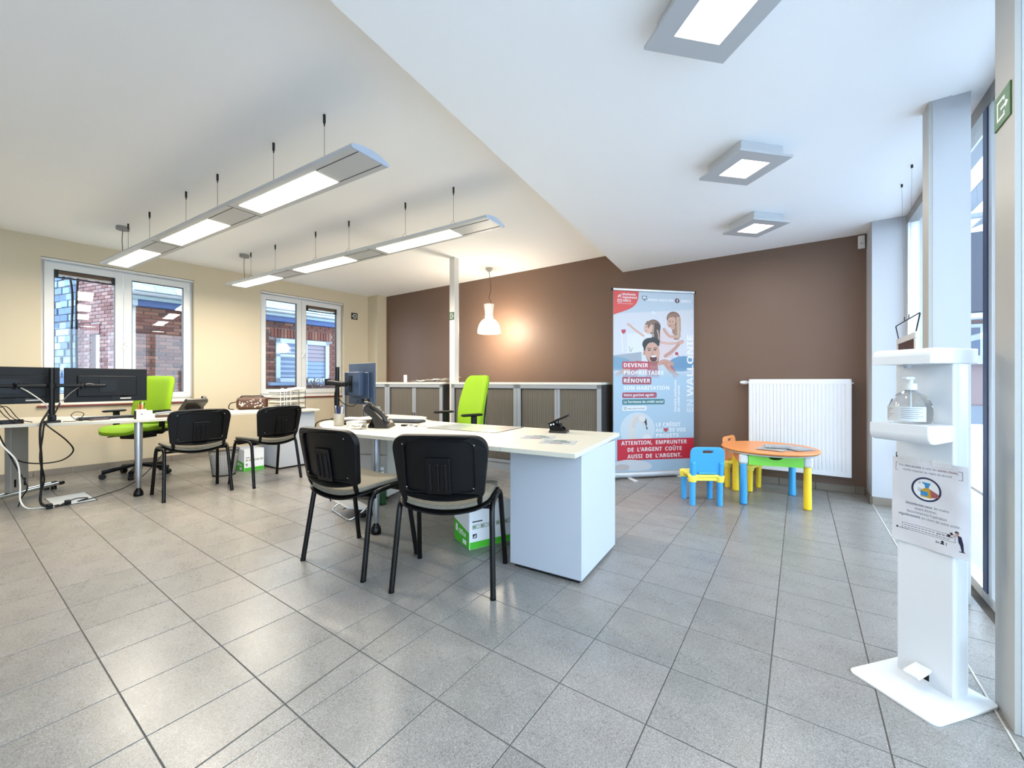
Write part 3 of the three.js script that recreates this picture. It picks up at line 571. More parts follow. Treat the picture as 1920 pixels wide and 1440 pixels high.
// ------------------------------------------------------------------ visitor chairs (face -z)
function visitorChair() {
  const t = thing('visitor_chair', '', 'chair', [0, 0, 0], 0, 'black visitor chairs at the desks');
  const R = 0.0145;
  for (const s of [-1, 1]) for (const f of [-1, 1]) {
    obj('leg', [pipe([[s * 0.262, 0, f * 0.205], [s * 0.243, 0.452, f * 0.135], [s * 0.243, 0.462, 0]], 0.06, R, 10), cy(R + 0.001, R + 0.001, 0.012, s * 0.2615, 0.006, f * 0.2045, 10)], M.blackTube, t);
  }
  obj('stretcher', [cy(0.011, 0.011, 0.48, 0, 0.425, -0.1, 10, 0, 0, PI / 2)], M.blackTube, t);
  obj('stretcher', [cy(0.011, 0.011, 0.48, 0, 0.425, 0.105, 10, 0, 0, PI / 2)], M.blackTube, t);
  const curve = (v) => { const q = (v.x / 0.235) ** 2; v.y += 0.026 * q - 0.014 - 0.02 * Math.max(0, v.z / 0.2) ** 2 * (1 - q) - (v.z < -0.13 ? (v.z + 0.13) ** 2 * 3.2 : 0); };
  const seat = obj('seat', pad(0.455, 0.415, 0.046, 0.07, curve).translate(0, 0.475, -0.005), M.fabric, t);
  seat.userData.label = 'worn grey-beige fabric seat';
  obj('seat_shell', pad(0.475, 0.43, 0.02, 0.075, curve).translate(0, 0.446, -0.005), M.blackSoft, t);
  for (const s of [-1, 1]) obj('back_support', pipe([[s * 0.165, 0.432, 0.03], [s * 0.18, 0.436, 0.165], [s * 0.196, 0.485, 0.2], [s * 0.197, 0.57, 0.214]], 0.05, 0.0135, 10), M.blackTube, t);
  // back: shell with sunken panel, rib block and front pad; built upright, then leaned back
  const B = new THREE.Group(); B.name = 'backrest'; t.add(B); B.position.set(0, 0.655, 0.255); B.rotation.x = 0.17;
  const outline = (k) => { const s = new THREE.Shape(), W = 0.242 * k, w = 0.215 * k, h = 0.155 * k, r = 0.085 * k; s.moveTo(-w + 0.012, -h); s.quadraticCurveTo(0, -h - 0.04 * k, w - 0.012, -h); s.quadraticCurveTo(w, -h, w + 0.003, -h + 0.014); s.lineTo(W, h - r); s.quadraticCurveTo(W, h - 0.004, W - r, h); s.quadraticCurveTo(0, h + 0.014 * k, -W + r, h); s.quadraticCurveTo(-W, h - 0.004, -W, h - r); s.lineTo(-w - 0.003, -h + 0.014); s.quadraticCurveTo(-w, -h, -w + 0.012, -h); return s; };
  const wrap = (g) => { const p = g.attributes.position; for (let i = 0; i < p.count; i++) { const x = p.getX(i); p.setZ(i, p.getZ(i) - 0.75 * x * x); } g.computeVertexNormals(); return g; };
  const ring = outline(1); ring.holes.push(new THREE.Path(roundRect(0.35, 0.255, [0.03, 0.03, 0.055, 0.055], 0, 0.0).getPoints(8).reverse()));
  const strips = (g) => g;
  obj('back_shell', [wrap(plate(ring, 0.034, 0.006, 10)), wrap(gridPlate(0.36, 0.265, 0.0, 0.004))], M.blackSoft, B);
  obj('rib_block', [rb(0.125, 0.185, 0.012, 0.006, 0, -0.045, 0.0095), ...[-0.038, 0, 0.038].map((x) => at(new THREE.CapsuleGeometry(0.0075, 0.125, 6, 10), x, -0.05, 0.016))], M.black, B);
  obj('back_pad', wrap(pad(0.42, 0.27, 0.03, 0.07).rotateX(PI / 2).translate(0, 0.005, -0.024)), M.dark, B);
  obj('screw', [[-0.18, 0.11], [0.18, 0.11], [-0.17, -0.11], [0.17, -0.11]].map(([x, y]) => sp(0.004, x, y, 0.017 - 0.75 * x * x, 1, 1, 0.5, 8, 6)), M.steel, B);
  return t;
}
function gridPlate(w, h, z, d) { const g = new THREE.BoxGeometry(w, h, d, 12, 1, 1); return g.translate(0, 0, z); }
const faceTurn = (fx, fz) => Math.atan2(-fx, -fz);
const vc = visitorChair();
vc.userData.label = 'black visitor chair at the pale desk, beside the steel desk leg';
vc.position.set(-2.19, 0, -1.508); vc.rotation.y = faceTurn(-0.095, -0.995);
copyOf(vc, [-1.557, 0, -1.645], faceTurn(-0.466, -0.885), 'black visitor chair in front of the white and green paper box');
copyOf(vc, [-4.79, 0, -1.45], faceTurn(-1, -0.04), 'black visitor chair at the window desk, beside its steel leg');
copyOf(vc, [-4.71, 0, -2.08], faceTurn(-0.985, 0.17), 'black visitor chair at the window desk, in front of its end pedestal');

// ------------------------------------------------------------------ lime swivel chairs (face -z)
function swivelChair() {
  const t = thing('office_chair', '', 'office chair', [0, 0, 0], 0, 'lime swivel chairs behind the desks');
  for (let k = 0; k < 5; k++) {
    const a = k / 5 * 2 * PI + 0.3, c = Math.cos(a), s = Math.sin(a);
    const arm = obj('base_arm', [at(new THREE.CylinderGeometry(0.016, 0.026, 0.27, 10).scale(1, 1, 1), 0, 0, 0, 0, 0, PI / 2 - 0.16).translate(0.16, 0.098, 0).rotateY(-a)], M.blackSoft, t);
    const caster = obj('caster', [cy(0.03, 0.03, 0.018, 0.29, 0.03, 0.014, 18, PI / 2), cy(0.03, 0.03, 0.018, 0.29, 0.03, -0.014, 18, PI / 2), cy(0.011, 0.011, 0.05, 0.285, 0.062, 0, 8)].map((g) => g.rotateY(-a)), M.black, t);
  }
  obj('hub', [cy(0.035, 0.04, 0.09, 0, 0.115, 0), cy(0.024, 0.028, 0.22, 0, 0.25, 0), cy(0.014, 0.014, 0.14, 0, 0.4, 0)], M.blackSoft, t);
  obj('mechanism', [rb(0.2, 0.06, 0.26, 0.015, 0, 0.455, 0.01), rb(0.36, 0.02, 0.34, 0.008, 0, 0.487, 0)], M.blackSoft, t);
  obj('lever', tube([[0.1, 0.45, -0.05], [0.2, 0.448, -0.06], [0.29, 0.44, -0.08]], 0.006), M.blackSoft, t);
  obj('seat', pad(0.5, 0.5, 0.085, 0.12, (v) => { v.y += 0.02 * (v.x / 0.25) ** 2 - (v.z < -0.12 ? (v.z + 0.12) ** 2 * 1.9 : 0) - 0.006; }).translate(0, 0.535, -0.02), M.lime, t);
  obj('seat_shell', pad(0.49, 0.48, 0.03, 0.12).translate(0, 0.5, -0.01), M.blackSoft, t);
  const B = obj('backrest', pad(0.465, 0.60, 0.075, 0.085, (v) => { const k = 1 - 0.13 * Math.max(0, -v.z / 0.3); v.x *= k; v.y += -0.72 * v.x * v.x - 0.03 * Math.cos((v.z - 0.12) * 5); }, 16, 18).rotateX(PI / 2), M.lime, t);
  B.position.set(0, 0.84, 0.235); B.rotation.x = 0.12;
  obj('back_bar', [pipe([[0, 0.455, 0.1], [0, 0.46, 0.28], [0, 0.58, 0.325], [0, 0.95, 0.33]], 0.06, 0.018, 10), rb(0.16, 0.3, 0.02, 0.008, 0, 0.78, 0.3, 0.12, 0, 0)], M.blackSoft, t);
  for (const s of [-1, 1]) {
    const a = obj('armrest', [at(new THREE.CapsuleGeometry(0.036, 0.18, 6, 14).rotateX(PI / 2).scale(1.05, 0.4, 1), s * 0.285, 0.735, -0.01)], M.blackSoft, t);
    obj('arm_post', [pipe([[s * 0.15, 0.483, 0.02], [s * 0.285, 0.486, 0.03], [s * 0.29, 0.53, 0.03], [s * 0.285, 0.725, 0.0]], 0.03, 0.014, 10), rb(0.026, 0.17, 0.065, 0.01, s * 0.287, 0.64, 0.012)], M.blackSoft, a);
  }
  return t;
}
const oc = swivelChair();
oc.userData.label = 'lime green swivel chair behind the pale desk, before the cabinets';
oc.position.set(-2.95, 0, -3.2); oc.rotation.y = faceTurn(-0.28, 0.96);
copyOf(oc, [-6.2, 0, -1.36], faceTurn(0.5, 0.87), 'lime green swivel chair beneath the wide window');

// ------------------------------------------------------------------ toy table and toy chairs
function toyChair(label, seatM, legM, backM, pos, turn) {
  const t = thing('toy_chair', label, 'toy chair', pos, turn, 'small plastic children chairs');
  const w = 0.115, d = 0.105;
  for (const sx of [-1, 1]) for (const sz of [-1, 1]) obj('leg', [lathe([[0, 0.24], [0.027, 0.24], [0.026, 0.19], [0.0235, 0.005], [0.02, 0], [0, 0]], sx * w, 0, sz * d, 18)], legM, t);
  obj('seat', [rb(0.28, 0.03, 0.26, 0.012, 0, 0.256, 0), ...[-1, 1].flatMap((sx) => [-1, 1].map((sz) => lathe([[0, 0.262], [0.036, 0.262], [0.038, 0.25], [0.033, 0.205], [0.028, 0.205]], sx * w, 0, sz * d, 18))), rb(0.2, 0.035, 0.02, 0.006, 0, 0.232, 0.112), rb(0.2, 0.035, 0.02, 0.006, 0, 0.232, -0.112)], seatM, t);
  const s = roundRect(0.285, 0.235, [0.012, 0.012, 0.06, 0.06], 0, 0.385); 
  s.holes.push(new THREE.Path(roundRect(0.085, 0.024, 0.011, 0, 0.462).getPoints(6).reverse()));
  obj('backrest', [plate(s, 0.022, 0.006).rotateX(0.1).translate(0, 0.008, 0.088), ...[-1, 1].map((k) => rb(0.036, 0.13, 0.04, 0.012, k * 0.115, 0.315, 0.125, 0.1, 0, 0)), rb(0.15, 0.02, 0.012, 0.004, 0, 0.285, 0.132)], backM, t);
  return t;
}
toyChair('blue toy chair with a yellow seat in front of the banner', M.yellowPale, M.blue, M.blue, [-0.716, 0, -3.944], faceTurn(-0.52, -0.854));
toyChair('yellow toy chair with an orange back tucked behind the toy table', M.yellowPale, M.yellow, M.orange, [-0.47, 0, -4.735], faceTurn(0.97, 0.24));
{
  const t = thing('toy_table', 'round orange toy table with green drawer on blue and yellow legs', 'toy table', [-0.23, 0, -4.38], 0.24);
  for (const [x, z, m] of [[-0.235, 0.235, M.blue], [0.235, 0.235, M.yellow], [0.235, -0.235, M.blue], [-0.235, -0.235, M.yellow]]) {
    const l = obj('leg', lathe([[0, 0.37], [0.027, 0.37], [0.028, 0.3], [0.03, 0.01], [0.026, 0], [0, 0]], x, 0, z, 20), m, t);
    obj('corner_socket', rb(0.07, 0.085, 0.07, 0.02, x, 0.395, z), M.plasticWhite, t);
  }
  obj('tabletop', lathe([[0, 0.47], [0.34, 0.47], [0.352, 0.472], [0.362, 0.475], [0.372, 0.477], [0.382, 0.474], [0.384, 0.466], [0.372, 0.452], [0, 0.45]], 0, 0, 0, 64), M.orange, t);
  obj('under_rim', lathe([[0, 0.451], [0.374, 0.4525], [0.36, 0.44], [0.33, 0.434], [0, 0.434]], 0, 0, 0, 64), M.plasticWhite, t);
  const dr = roundRect(0.4, 0.085, 0.01, 0, 0); dr.moveTo(0, 0);
  const front = new THREE.Shape(); front.moveTo(-0.2, -0.042); front.lineTo(0.2, -0.042); front.lineTo(0.2, 0.042); front.lineTo(0.055, 0.042); front.quadraticCurveTo(0.05, 0.012, 0, 0.012); front.quadraticCurveTo(-0.05, 0.012, -0.055, 0.042); front.lineTo(-0.2, 0.042); front.closePath();
  obj('drawer', [plate(front, 0.012, 0.002).translate(0, 0.392, 0.262), bounds(-0.195, 0.195, 0.352, 0.358, -0.2, 0.256), bounds(-0.195, -0.19, 0.352, 0.42, -0.2, 0.256), bounds(0.19, 0.195, 0.352, 0.42, -0.2, 0.256)], M.green, t);
  obj('side_panel', rb(0.012, 0.08, 0.4, 0.004, -0.262, 0.393, 0), M.orange, t);
  obj('side_panel', rb(0.012, 0.08, 0.4, 0.004, 0.262, 0.393, 0), M.orange, t);
  obj('back_panel', rb(0.4, 0.08, 0.012, 0.004, 0, 0.393, -0.262), M.green, t);
}
const magCover = (bg, cols) => canvasTex(160, 220, (g, w, h) => { g.fillStyle = bg; g.fillRect(0, 0, w, h); cols.forEach((c, i) => { g.fillStyle = c; g.fillRect(10 + (i * 53) % 90, 14 + (i * 71) % 170, 50 + (i * 17) % 40, 12 + (i * 29) % 36); }); g.fillStyle = '#ffffff'; g.fillRect(12, 10, 110, 8); });
const covers = [magCover('#e8edf2', ['#9fb6cf', '#c9d3da', '#5c6b86', '#d9b9a6']), magCover('#f2f0ea', ['#8fa38c', '#c05a50', '#a6b7c5']), magCover('#dfe6ea', ['#b8c6d0', '#3b3f48', '#cfd8dc', '#93a4b8'])].map((map) => std(0xbcbcbc, 0.4, { map }));
const sheetGeo = (w, d, th = 0.004) => { const g = new THREE.BoxGeometry(w, th, d); g.translate(0, th / 2, 0); return withUV(g); };
[[-0.10, -4.36, 0.5, 0, 0.30, 0.21], [-0.19, -4.32, -0.2, 1, 0.21, 0.29], [-0.06, -4.42, 0.9, 2, 0.21, 0.29], [-0.12, -4.39, 0.1, 0, 0.28, 0.2]].forEach(([x, z, r, k, w, d], i) => {
  const m = obj('magazine', sheetGeo(w, d, 0.0045), covers[k]); m.position.set(x, 0.47 + i * 0.0046 + (i ? 0 : 0), z); m.rotation.y = r;
  tag(m, ['magazine at the bottom of the pile on the toy table', 'second magazine from the bottom of the toy table pile', 'third magazine from the bottom of the toy table pile', 'magazine lying on top of the toy table pile'][i], 'magazine', 'magazines on the toy table');
});

// ------------------------------------------------------------------ radiator, sensor
{
  const t = thing('radiator', 'white panel radiator with vertical grooves on the brown wall', 'radiator', [-0.02, 0.165, ZB + 0.055], 0);
  const W = 0.84, Hh = 0.93, n = 26, dx = (W - 0.05) / n, s = new THREE.Shape();
  s.moveTo(-W / 2, 0); const pts = [[-W / 2, 0.05]];
  const prof = new THREE.Shape(); prof.moveTo(-W / 2 + 0.012, -0.008); prof.lineTo(-W / 2 + 0.012, 0.008);
  for (let k = 0; k < n; k++) { const x = -W / 2 + 0.025 + k * dx; prof.lineTo(x + dx * 0.12, 0.008); prof.lineTo(x + dx * 0.25, 0.0015); prof.lineTo(x + dx * 0.4, 0.0015); prof.lineTo(x + dx * 0.53, 0.008); }
  prof.lineTo(W / 2 - 0.012, 0.008); prof.lineTo(W / 2 - 0.012, -0.008); prof.closePath();
  obj('grooved_panel', [new THREE.ExtrudeGeometry(prof, { depth: Hh - 0.09, bevelEnabled: false }).rotateX(-PI / 2).scale(1, 1, -1).translate(0, 0.045, 0.045)].map(flip), M.radiator, t);
  obj('casing', [rb(0.016, Hh, 0.1, 0.004, -W / 2 + 0.008, Hh / 2, 0), rb(0.016, Hh, 0.1, 0.004, W / 2 - 0.008, Hh / 2, 0), rb(W, 0.014, 0.1, 0.004, 0, Hh - 0.007, 0), bounds(-W / 2 + 0.012, W / 2 - 0.012, Hh - 0.047, Hh - 0.01, 0.037, 0.0525), bounds(-W / 2 + 0.012, W / 2 - 0.012, 0.0, 0.047, 0.037, 0.0525), bounds(-W / 2 + 0.014, W / 2 - 0.014, 0.01, Hh - 0.015, -0.045, -0.03)], M.radiator, t);
  obj('wall_bracket', [bounds(-0.3, -0.26, 0.1, Hh - 0.1, -0.055, -0.04), bounds(0.26, 0.3, 0.1, Hh - 0.1, -0.055, -0.04)], M.radiator, t);
  obj('thermostat_valve', [cy(0.019, 0.022, 0.05, -W / 2 - 0.045, Hh - 0.035, 0.0, 18, 0, 0, PI / 2), cy(0.014, 0.014, 0.03, -W / 2 - 0.014, Hh - 0.035, 0, 14, 0, 0, PI / 2), cy(0.014, 0.016, 0.018, -W / 2 - 0.075, Hh - 0.035, 0, 14, 0, 0, PI / 2)], M.plasticWhite, t);
  obj('vent_plug', cy(0.008, 0.008, 0.02, W / 2 + 0.008, Hh - 0.04, 0, 12, 0, 0, PI / 2), M.radiator, t);
}
function flip(g) { const p = (g = g.index ? g.toNonIndexed() : g).attributes.position.array; for (let i = 0; i < p.length; i += 9) for (let k = 0; k < 3; k++) { const q = p[i + 3 + k]; p[i + 3 + k] = p[i + 6 + k]; p[i + 6 + k] = q; } g.computeVertexNormals(); return g; }
{
  const t = thing('motion_sensor', 'small white motion sensor high in the corner of the brown wall', 'sensor', [0.478, 2.325, ZB], 0);
  obj('housing', [rb(0.052, 0.125, 0.03, 0.008, 0, 0.0625, 0.015), at(rb(0.046, 0.07, 0.02, 0.008, 0, 0, 0), 0, 0.085, 0.034, 0.15, 0, 0)], std(0xd9d4d0, 0.4), t);
  obj('lens', rb(0.014, 0.008, 0.006, 0.002, 0, 0.05, 0.031), M.dark, t);
}

// ------------------------------------------------------------------ roll-up banner
{
  const L = V(-1.665, 0, -4.29), R = V(-0.985, 0, -4.993), c = L.clone().add(R).multiplyScalar(0.5), W = L.distanceTo(R), turn = Math.atan2(-(R.z - L.z), R.x - L.x);
  const t = thing('roll_up_banner', 'tall roll-up banner with a family photo and red warning band', 'banner', [c.x, 0, c.z], turn);
  const map = canvasTex(720, 1500, (g, w, h) => {
    const k = w / 607, Y = (v) => v * k;                            // layout in units of the banner's width = 607
    const sky = g.createLinearGradient(0, 0, 0, h); sky.addColorStop(0, '#ccd9e6'); sky.addColorStop(0.4, '#c3d8ea'); sky.addColorStop(1, '#b5d3ea'); g.fillStyle = sky; g.fillRect(0, 0, w, h);
    g.save(); g.scale(k, h / 1335); g.save(); g.scale(1, 0.958);
    const E = (x, y, a, b, r, col) => { g.fillStyle = col; g.beginPath(); g.ellipse(x, y, a, b, r, 0, 7); g.fill(); };
    const P = (pts, col) => { g.fillStyle = col; g.beginPath(); pts.forEach(([x, y], i) => i ? g.lineTo(x, y) : g.moveTo(x, y)); g.closePath(); g.fill(); };
    const S = (pts, wd, col) => { g.strokeStyle = col; g.lineWidth = wd; g.lineCap = g.lineJoin = 'round'; g.beginPath(); g.moveTo(...pts[0]); for (let i = 1; i < pts.length - 1; i++) g.quadraticCurveTo(pts[i][0], pts[i][1], (pts[i][0] + pts[i + 1][0]) / 2, (pts[i][1] + pts[i + 1][1]) / 2); g.lineTo(...pts[pts.length - 1]); g.stroke(); };
    // pale room behind the family
    P([[0, 180], [607, 130], [607, 640], [0, 640]], '#e3e4ec'); P([[100, 330], [270, 320], [270, 480], [100, 480]], '#eef0f4'); S([[60, 320], [70, 470]], 6, '#f6f7f9');
    P([[0, 500], [210, 470], [210, 600], [0, 620]], '#aab4bf'); E(30, 560, 110, 50, 0.1, '#7fa9c4'); E(520, 560, 110, 60, -0.1, '#6f9dc2');
    S([[125, 470], [118, 430]], 4, '#8d9c8a'); S([[130, 470], [142, 440]], 4, '#8d9c8a');
    // woman
    P([[460, 180], [506, 200], [508, 300], [494, 370], [455, 372], [440, 300]], '#a5806b'); E(452, 205, 52, 55, 0, '#8a6453'); E(436, 232, 32, 47, 0.25, '#dcae98'); E(446, 268, 18, 24, 0, '#d3a38e'); P([[470, 170], [503, 190], [507, 350], [478, 360]], '#c7a389'); E(424, 262, 9, 4, 0.2, '#b45c55'); E(424, 226, 6, 3, 0.2, '#5a3d36'); E(446, 228, 6, 3, 0.2, '#5a3d36'); S([[432, 230], [428, 246], [434, 249]], 3, '#bb8a76'); P([[404, 200], [420, 172], [470, 160], [500, 190], [468, 190], [430, 195]], '#9a745f'); S([[484, 200], [492, 280], [484, 360]], 6, '#dcc0a6');
    P([[340, 300], [400, 285], [455, 330], [450, 520], [320, 520]], '#e6d5d8'); S([[380, 290], [410, 350], [470, 345]], 22, '#d8aa97'); S([[350, 392], [430, 410], [520, 380]], 20, '#e2b7a6'); S([[390, 500], [440, 470], [500, 395]], 26, '#cf9d8a'); E(512, 390, 22, 14, -0.4, '#ddb09f');
    // girl
    E(300, 275, 55, 58, 0, '#7b5a4a'); P([[310, 230], [350, 260], [348, 400], [300, 410]], '#4a3530'); E(262, 285, 34, 44, 0.1, '#e6bba8'); S([[225, 345], [170, 310], [120, 265]], 17, '#e0b5a4'); E(113, 262, 14, 10, 0.5, '#e0b5a4'); P([[225, 360], [330, 370], [330, 430], [215, 430]], '#ece3e6'); E(244, 306, 8, 3, 0.2, '#c06a62'); E(246, 276, 5, 3, 0, '#5a3d36'); P([[232, 262], [250, 232], [300, 222], [330, 240], [285, 250], [262, 290], [252, 256]], '#8a6a56'); S([[300, 260], [296, 330], [290, 390]], 12, '#b49378'); S([[330, 300], [345, 360], [330, 410]], 10, '#c8a48c');
    // man
    P([[60, 690], [90, 600], [170, 540], [260, 545], [420, 545], [470, 620], [470, 700], [60, 700]], '#b9646a'); P([[190, 560], [250, 575], [240, 700], [170, 700]], '#d8c3c6'); P([[330, 570], [420, 560], [460, 700], [350, 700]], '#cfd8e0'); E(278, 412, 62, 52, 0.1, '#1d1a1c'); P([[222, 400], [250, 380], [240, 470], [228, 470]], '#2a2222'); P([[250, 370], [300, 352], [342, 372], [346, 420]], '#1d1a1c'); E(292, 475, 55, 82, -0.06, '#dcab95'); P([[238, 440], [246, 404], [300, 392], [344, 410], [330, 400], [280, 372], [240, 396]], '#1d1a1c'); S([[255, 444], [268, 438], [282, 444]], 5, '#2b2020'); S([[302, 442], [314, 436], [328, 442]], 5, '#2b2020'); S([[292, 455], [298, 484], [286, 488]], 5, '#b57f6a'); P([[243, 500], [262, 552], [300, 562], [338, 548], [344, 505], [330, 540], [300, 552], [265, 540]], '#8a6456'); E(300, 520, 26, 27, -0.1, '#5a1f22'); E(301, 503, 21, 8, -0.1, '#f7f4f0'); E(312, 452, 11, 5, 0, '#2b2020'); E(268, 456, 11, 5, 0, '#2b2020'); E(232, 478, 11, 18, 0, '#cf9c87'); S([[345, 560], [370, 530], [440, 560]], 30, '#d29d88'); S([[390, 560], [430, 620], [480, 650]], 30, '#cd9883'); S([[190, 575], [120, 590], [30, 650]], 34, '#d8a692'); S([[196, 565], [165, 575], [140, 590]], 44, '#b9646a'); S([[255, 575], [290, 590], [330, 585]], 12, '#b98673');
    P([[60, 302], [92, 300], [90, 322], [74, 336], [60, 322]], '#c43a45'); E(476, 480, 13, 13, 0, '#c43a45'); S([[484, 490], [496, 506]], 4, '#6a5a60');
    E(300, 165, 16, 13, 0.4, '#eaf1f6'); E(596, 175, 16, 17, 0, '#d4e4ea');
    const fade = g.createLinearGradient(0, 590, 0, 680); fade.addColorStop(0, 'rgba(183,212,234,0)'); fade.addColorStop(1, 'rgba(183,212,234,1)'); g.fillStyle = fade; g.fillRect(0, 590, 607, 95); g.fillStyle = '#b9d5ea'; g.fillRect(0, 684, 607, 600);
    // red corner with the white marks
    g.fillStyle = '#ef4a43'; g.beginPath(); g.moveTo(0, 0); g.lineTo(188, 0); g.bezierCurveTo(192, 90, 165, 125, 90, 155); g.lineTo(0, 190); g.closePath(); g.fill();
    g.fillStyle = '#ffffff'; g.font = 'bold 24px sans-serif'; g.fillText('Wallonie', 66, 38); g.fillText('logement', 66, 62); g.fillText('SWCS', 68, 88); g.fillRect(30, 100, 116, 2.5);
    S([[34, 50], [44, 30], [50, 48], [58, 30]], 5, '#ffffff'); S([[36, 56], [46, 44], [58, 56]], 4, '#ffffff'); g.strokeStyle = '#ffffff'; g.lineWidth = 4; g.strokeRect(32, 70, 28, 20); S([[36, 74], [46, 84], [56, 74]], 3, '#ffffff');
    g.strokeStyle = '#4b4a50'; g.lineWidth = 4; g.strokeRect(216, 38, 32, 22); g.fillRect(222, 43, 18, 10); g.fillStyle = '#4b4a50'; g.fillRect(228, 62, 8, 8); g.fillRect(222, 69, 20, 3);
    g.fillStyle = '#ffffff'; g.font = 'bold 30px sans-serif'; g.fillText('www.swcs.be', 260, 72);
    E(480, 64, 17, 19, 0, '#5a2c3c'); g.fillStyle = '#ffffff'; g.font = 'bold 30px sans-serif'; g.fillText('f', 475, 76); g.fillText('SWCS', 506, 76);
    const fit = (s, x, y, wd, px, font = 'bold') => { g.font = font + ' ' + px + 'px sans-serif'; const m = g.measureText(s).width; g.save(); g.translate(x, y); g.scale(wd / m, 1); g.fillText(s, 0, 0); g.restore(); };
    const box = (x, y, a, b, col) => { g.fillStyle = col; g.beginPath(); g.roundRect(x, y, a, b, 10); g.fill(); g.fillStyle = '#ffffff'; };
    box(66, 545, 205, 58, '#c6495a'); fit('DEVENIR', 74, 589, 186, 44); fit('PROPRIÉTAIRE', 74, 646, 306, 44);
    box(66, 664, 218, 58, '#ab4a5e'); fit('RÉNOVER', 74, 708, 202, 44); fit('SON HABITATION', 74, 764, 350, 42);
    box(66, 784, 258, 42, '#ab3a55'); fit('Votre guichet agréé :', 76, 814, 240, 28); box(66, 836, 318, 42, '#3f7f85'); fit('La Terrienne du crédit social', 76, 866, 300, 27);
    box(66, 888, 182, 36, '#f7fafc'); g.fillStyle = '#3a3f48'; fit('swcs.be/contact', 104, 914, 134, 21, 'normal'); g.strokeStyle = '#3a3f48'; g.lineWidth = 2.5; g.strokeRect(78, 897, 18, 13); g.fillRect(83, 913, 8, 3);
    g.restore(); g.translate(0, -62); g.fillStyle = '#ffffff';
    const up = (s, x, y, len, px, font, outline) => { g.save(); g.translate(x, y); g.rotate(-PI / 2); g.font = font + ' ' + px + 'px sans-serif'; const m = g.measureText(s).width; g.scale(len / m, 1); if (outline) { g.strokeStyle = '#ffffff'; g.lineWidth = 2; g.strokeText(s, 0, 0); } else g.fillText(s, 0, 0); g.restore(); };
    up('Société wallonne', 474, 960, 240, 24, 'bold'); up('du crédit social', 500, 960, 200, 24, 'bold');
    up('WALLONIE', 602, 845, 470, 66, 'bold'); up('EN', 602, 970, 108, 64, 'normal', true);
    // swan in its pale disc
    E(180, 1090, 130, 130, 0, '#d8e6f0'); S([[140, 1150], [128, 1050], [170, 995], [205, 1000]], 44, '#e9e4e0'); S([[150, 1060], [160, 1010], [210, 1000], [232, 1040]], 34, '#e2dbd6'); P([[205, 985], [246, 1010], [252, 1060], [240, 1050]], '#2c2729'); P([[236, 1040], [258, 1085], [248, 1090]], '#4a3a36'); E(214, 1008, 28, 20, 0.5, '#f0ece8'); E(250, 1150, 32, 26, 0, '#f1f3f5'); g.fillStyle = '#b9d5ea'; g.fillRect(0, 1160, 607, 30);
    g.fillStyle = '#ffffff'; fit('LE CRÉDIT', 316, 1070, 190, 40); fit('AU', 316, 1110, 56, 40); fit('DE VOS', 416, 1110, 130, 40); fit('PROJETS', 316, 1150, 176, 38);
    g.fillStyle = '#d0383c'; g.beginPath(); g.moveTo(394, 1112); g.bezierCurveTo(366, 1090, 376, 1074, 394, 1086); g.bezierCurveTo(412, 1074, 422, 1090, 394, 1112); g.fill();
    g.fillStyle = '#d81e3a'; g.fillRect(28, 1158, 579, 156); g.fillStyle = '#ffffff';
    fit('ATTENTION,  EMPRUNTER', 58, 1200, 496, 42); fit('DE  L’ARGENT  COÛTE', 102, 1250, 416, 42); fit('AUSSI  DE  L’ARGENT.', 104, 1300, 412, 42);
    E(150, 1350, 140, 40, 0.1, '#dde4ea'); E(60, 1365, 60, 26, 0, '#cfc8c6');
    g.restore();
  });
  const H0 = 0.075, H1 = 2.075, g = new THREE.PlaneGeometry(W, H1 - H0, 8, 1); bend(g, (v) => { v.z -= 0.01 * Math.cos(v.x / W * PI); });
  const print = std(0xcfcfcf, 0.5, { map });
  obj('printed_sheet', withUV(g.translate(0, (H0 + H1) / 2, 0)), print, t);
  obj('sheet_back', at(new THREE.PlaneGeometry(W, H1 - H0), 0, (H0 + H1) / 2, -0.014, 0, PI, 0), std(0xbcc3c9, 0.7), t);
  obj('top_rail', rb(W + 0.02, 0.028, 0.026, 0.008, 0, 2.082, -0.004), M.alu, t);
  obj('rail_end', [rb(0.012, 0.03, 0.03, 0.004, -W / 2 - 0.014, 2.082, -0.004), rb(0.012, 0.03, 0.03, 0.004, W / 2 + 0.014, 2.082, -0.004)], M.black, t);
  obj('base_case', [rb(W + 0.05, 0.07, 0.1, 0.03, 0, 0.042, -0.03)], M.alu, t);
  for (const s of [-1, 1]) obj('foot', [rb(0.05, 0.012, 0.3, 0.004, s * 0.3, 0.006, 0.0)], M.plasticWhite, t);
  obj('support_pole', cy(0.008, 0.008, 2.05, 0, 1.05, -0.04, 10), M.alu, t);
}

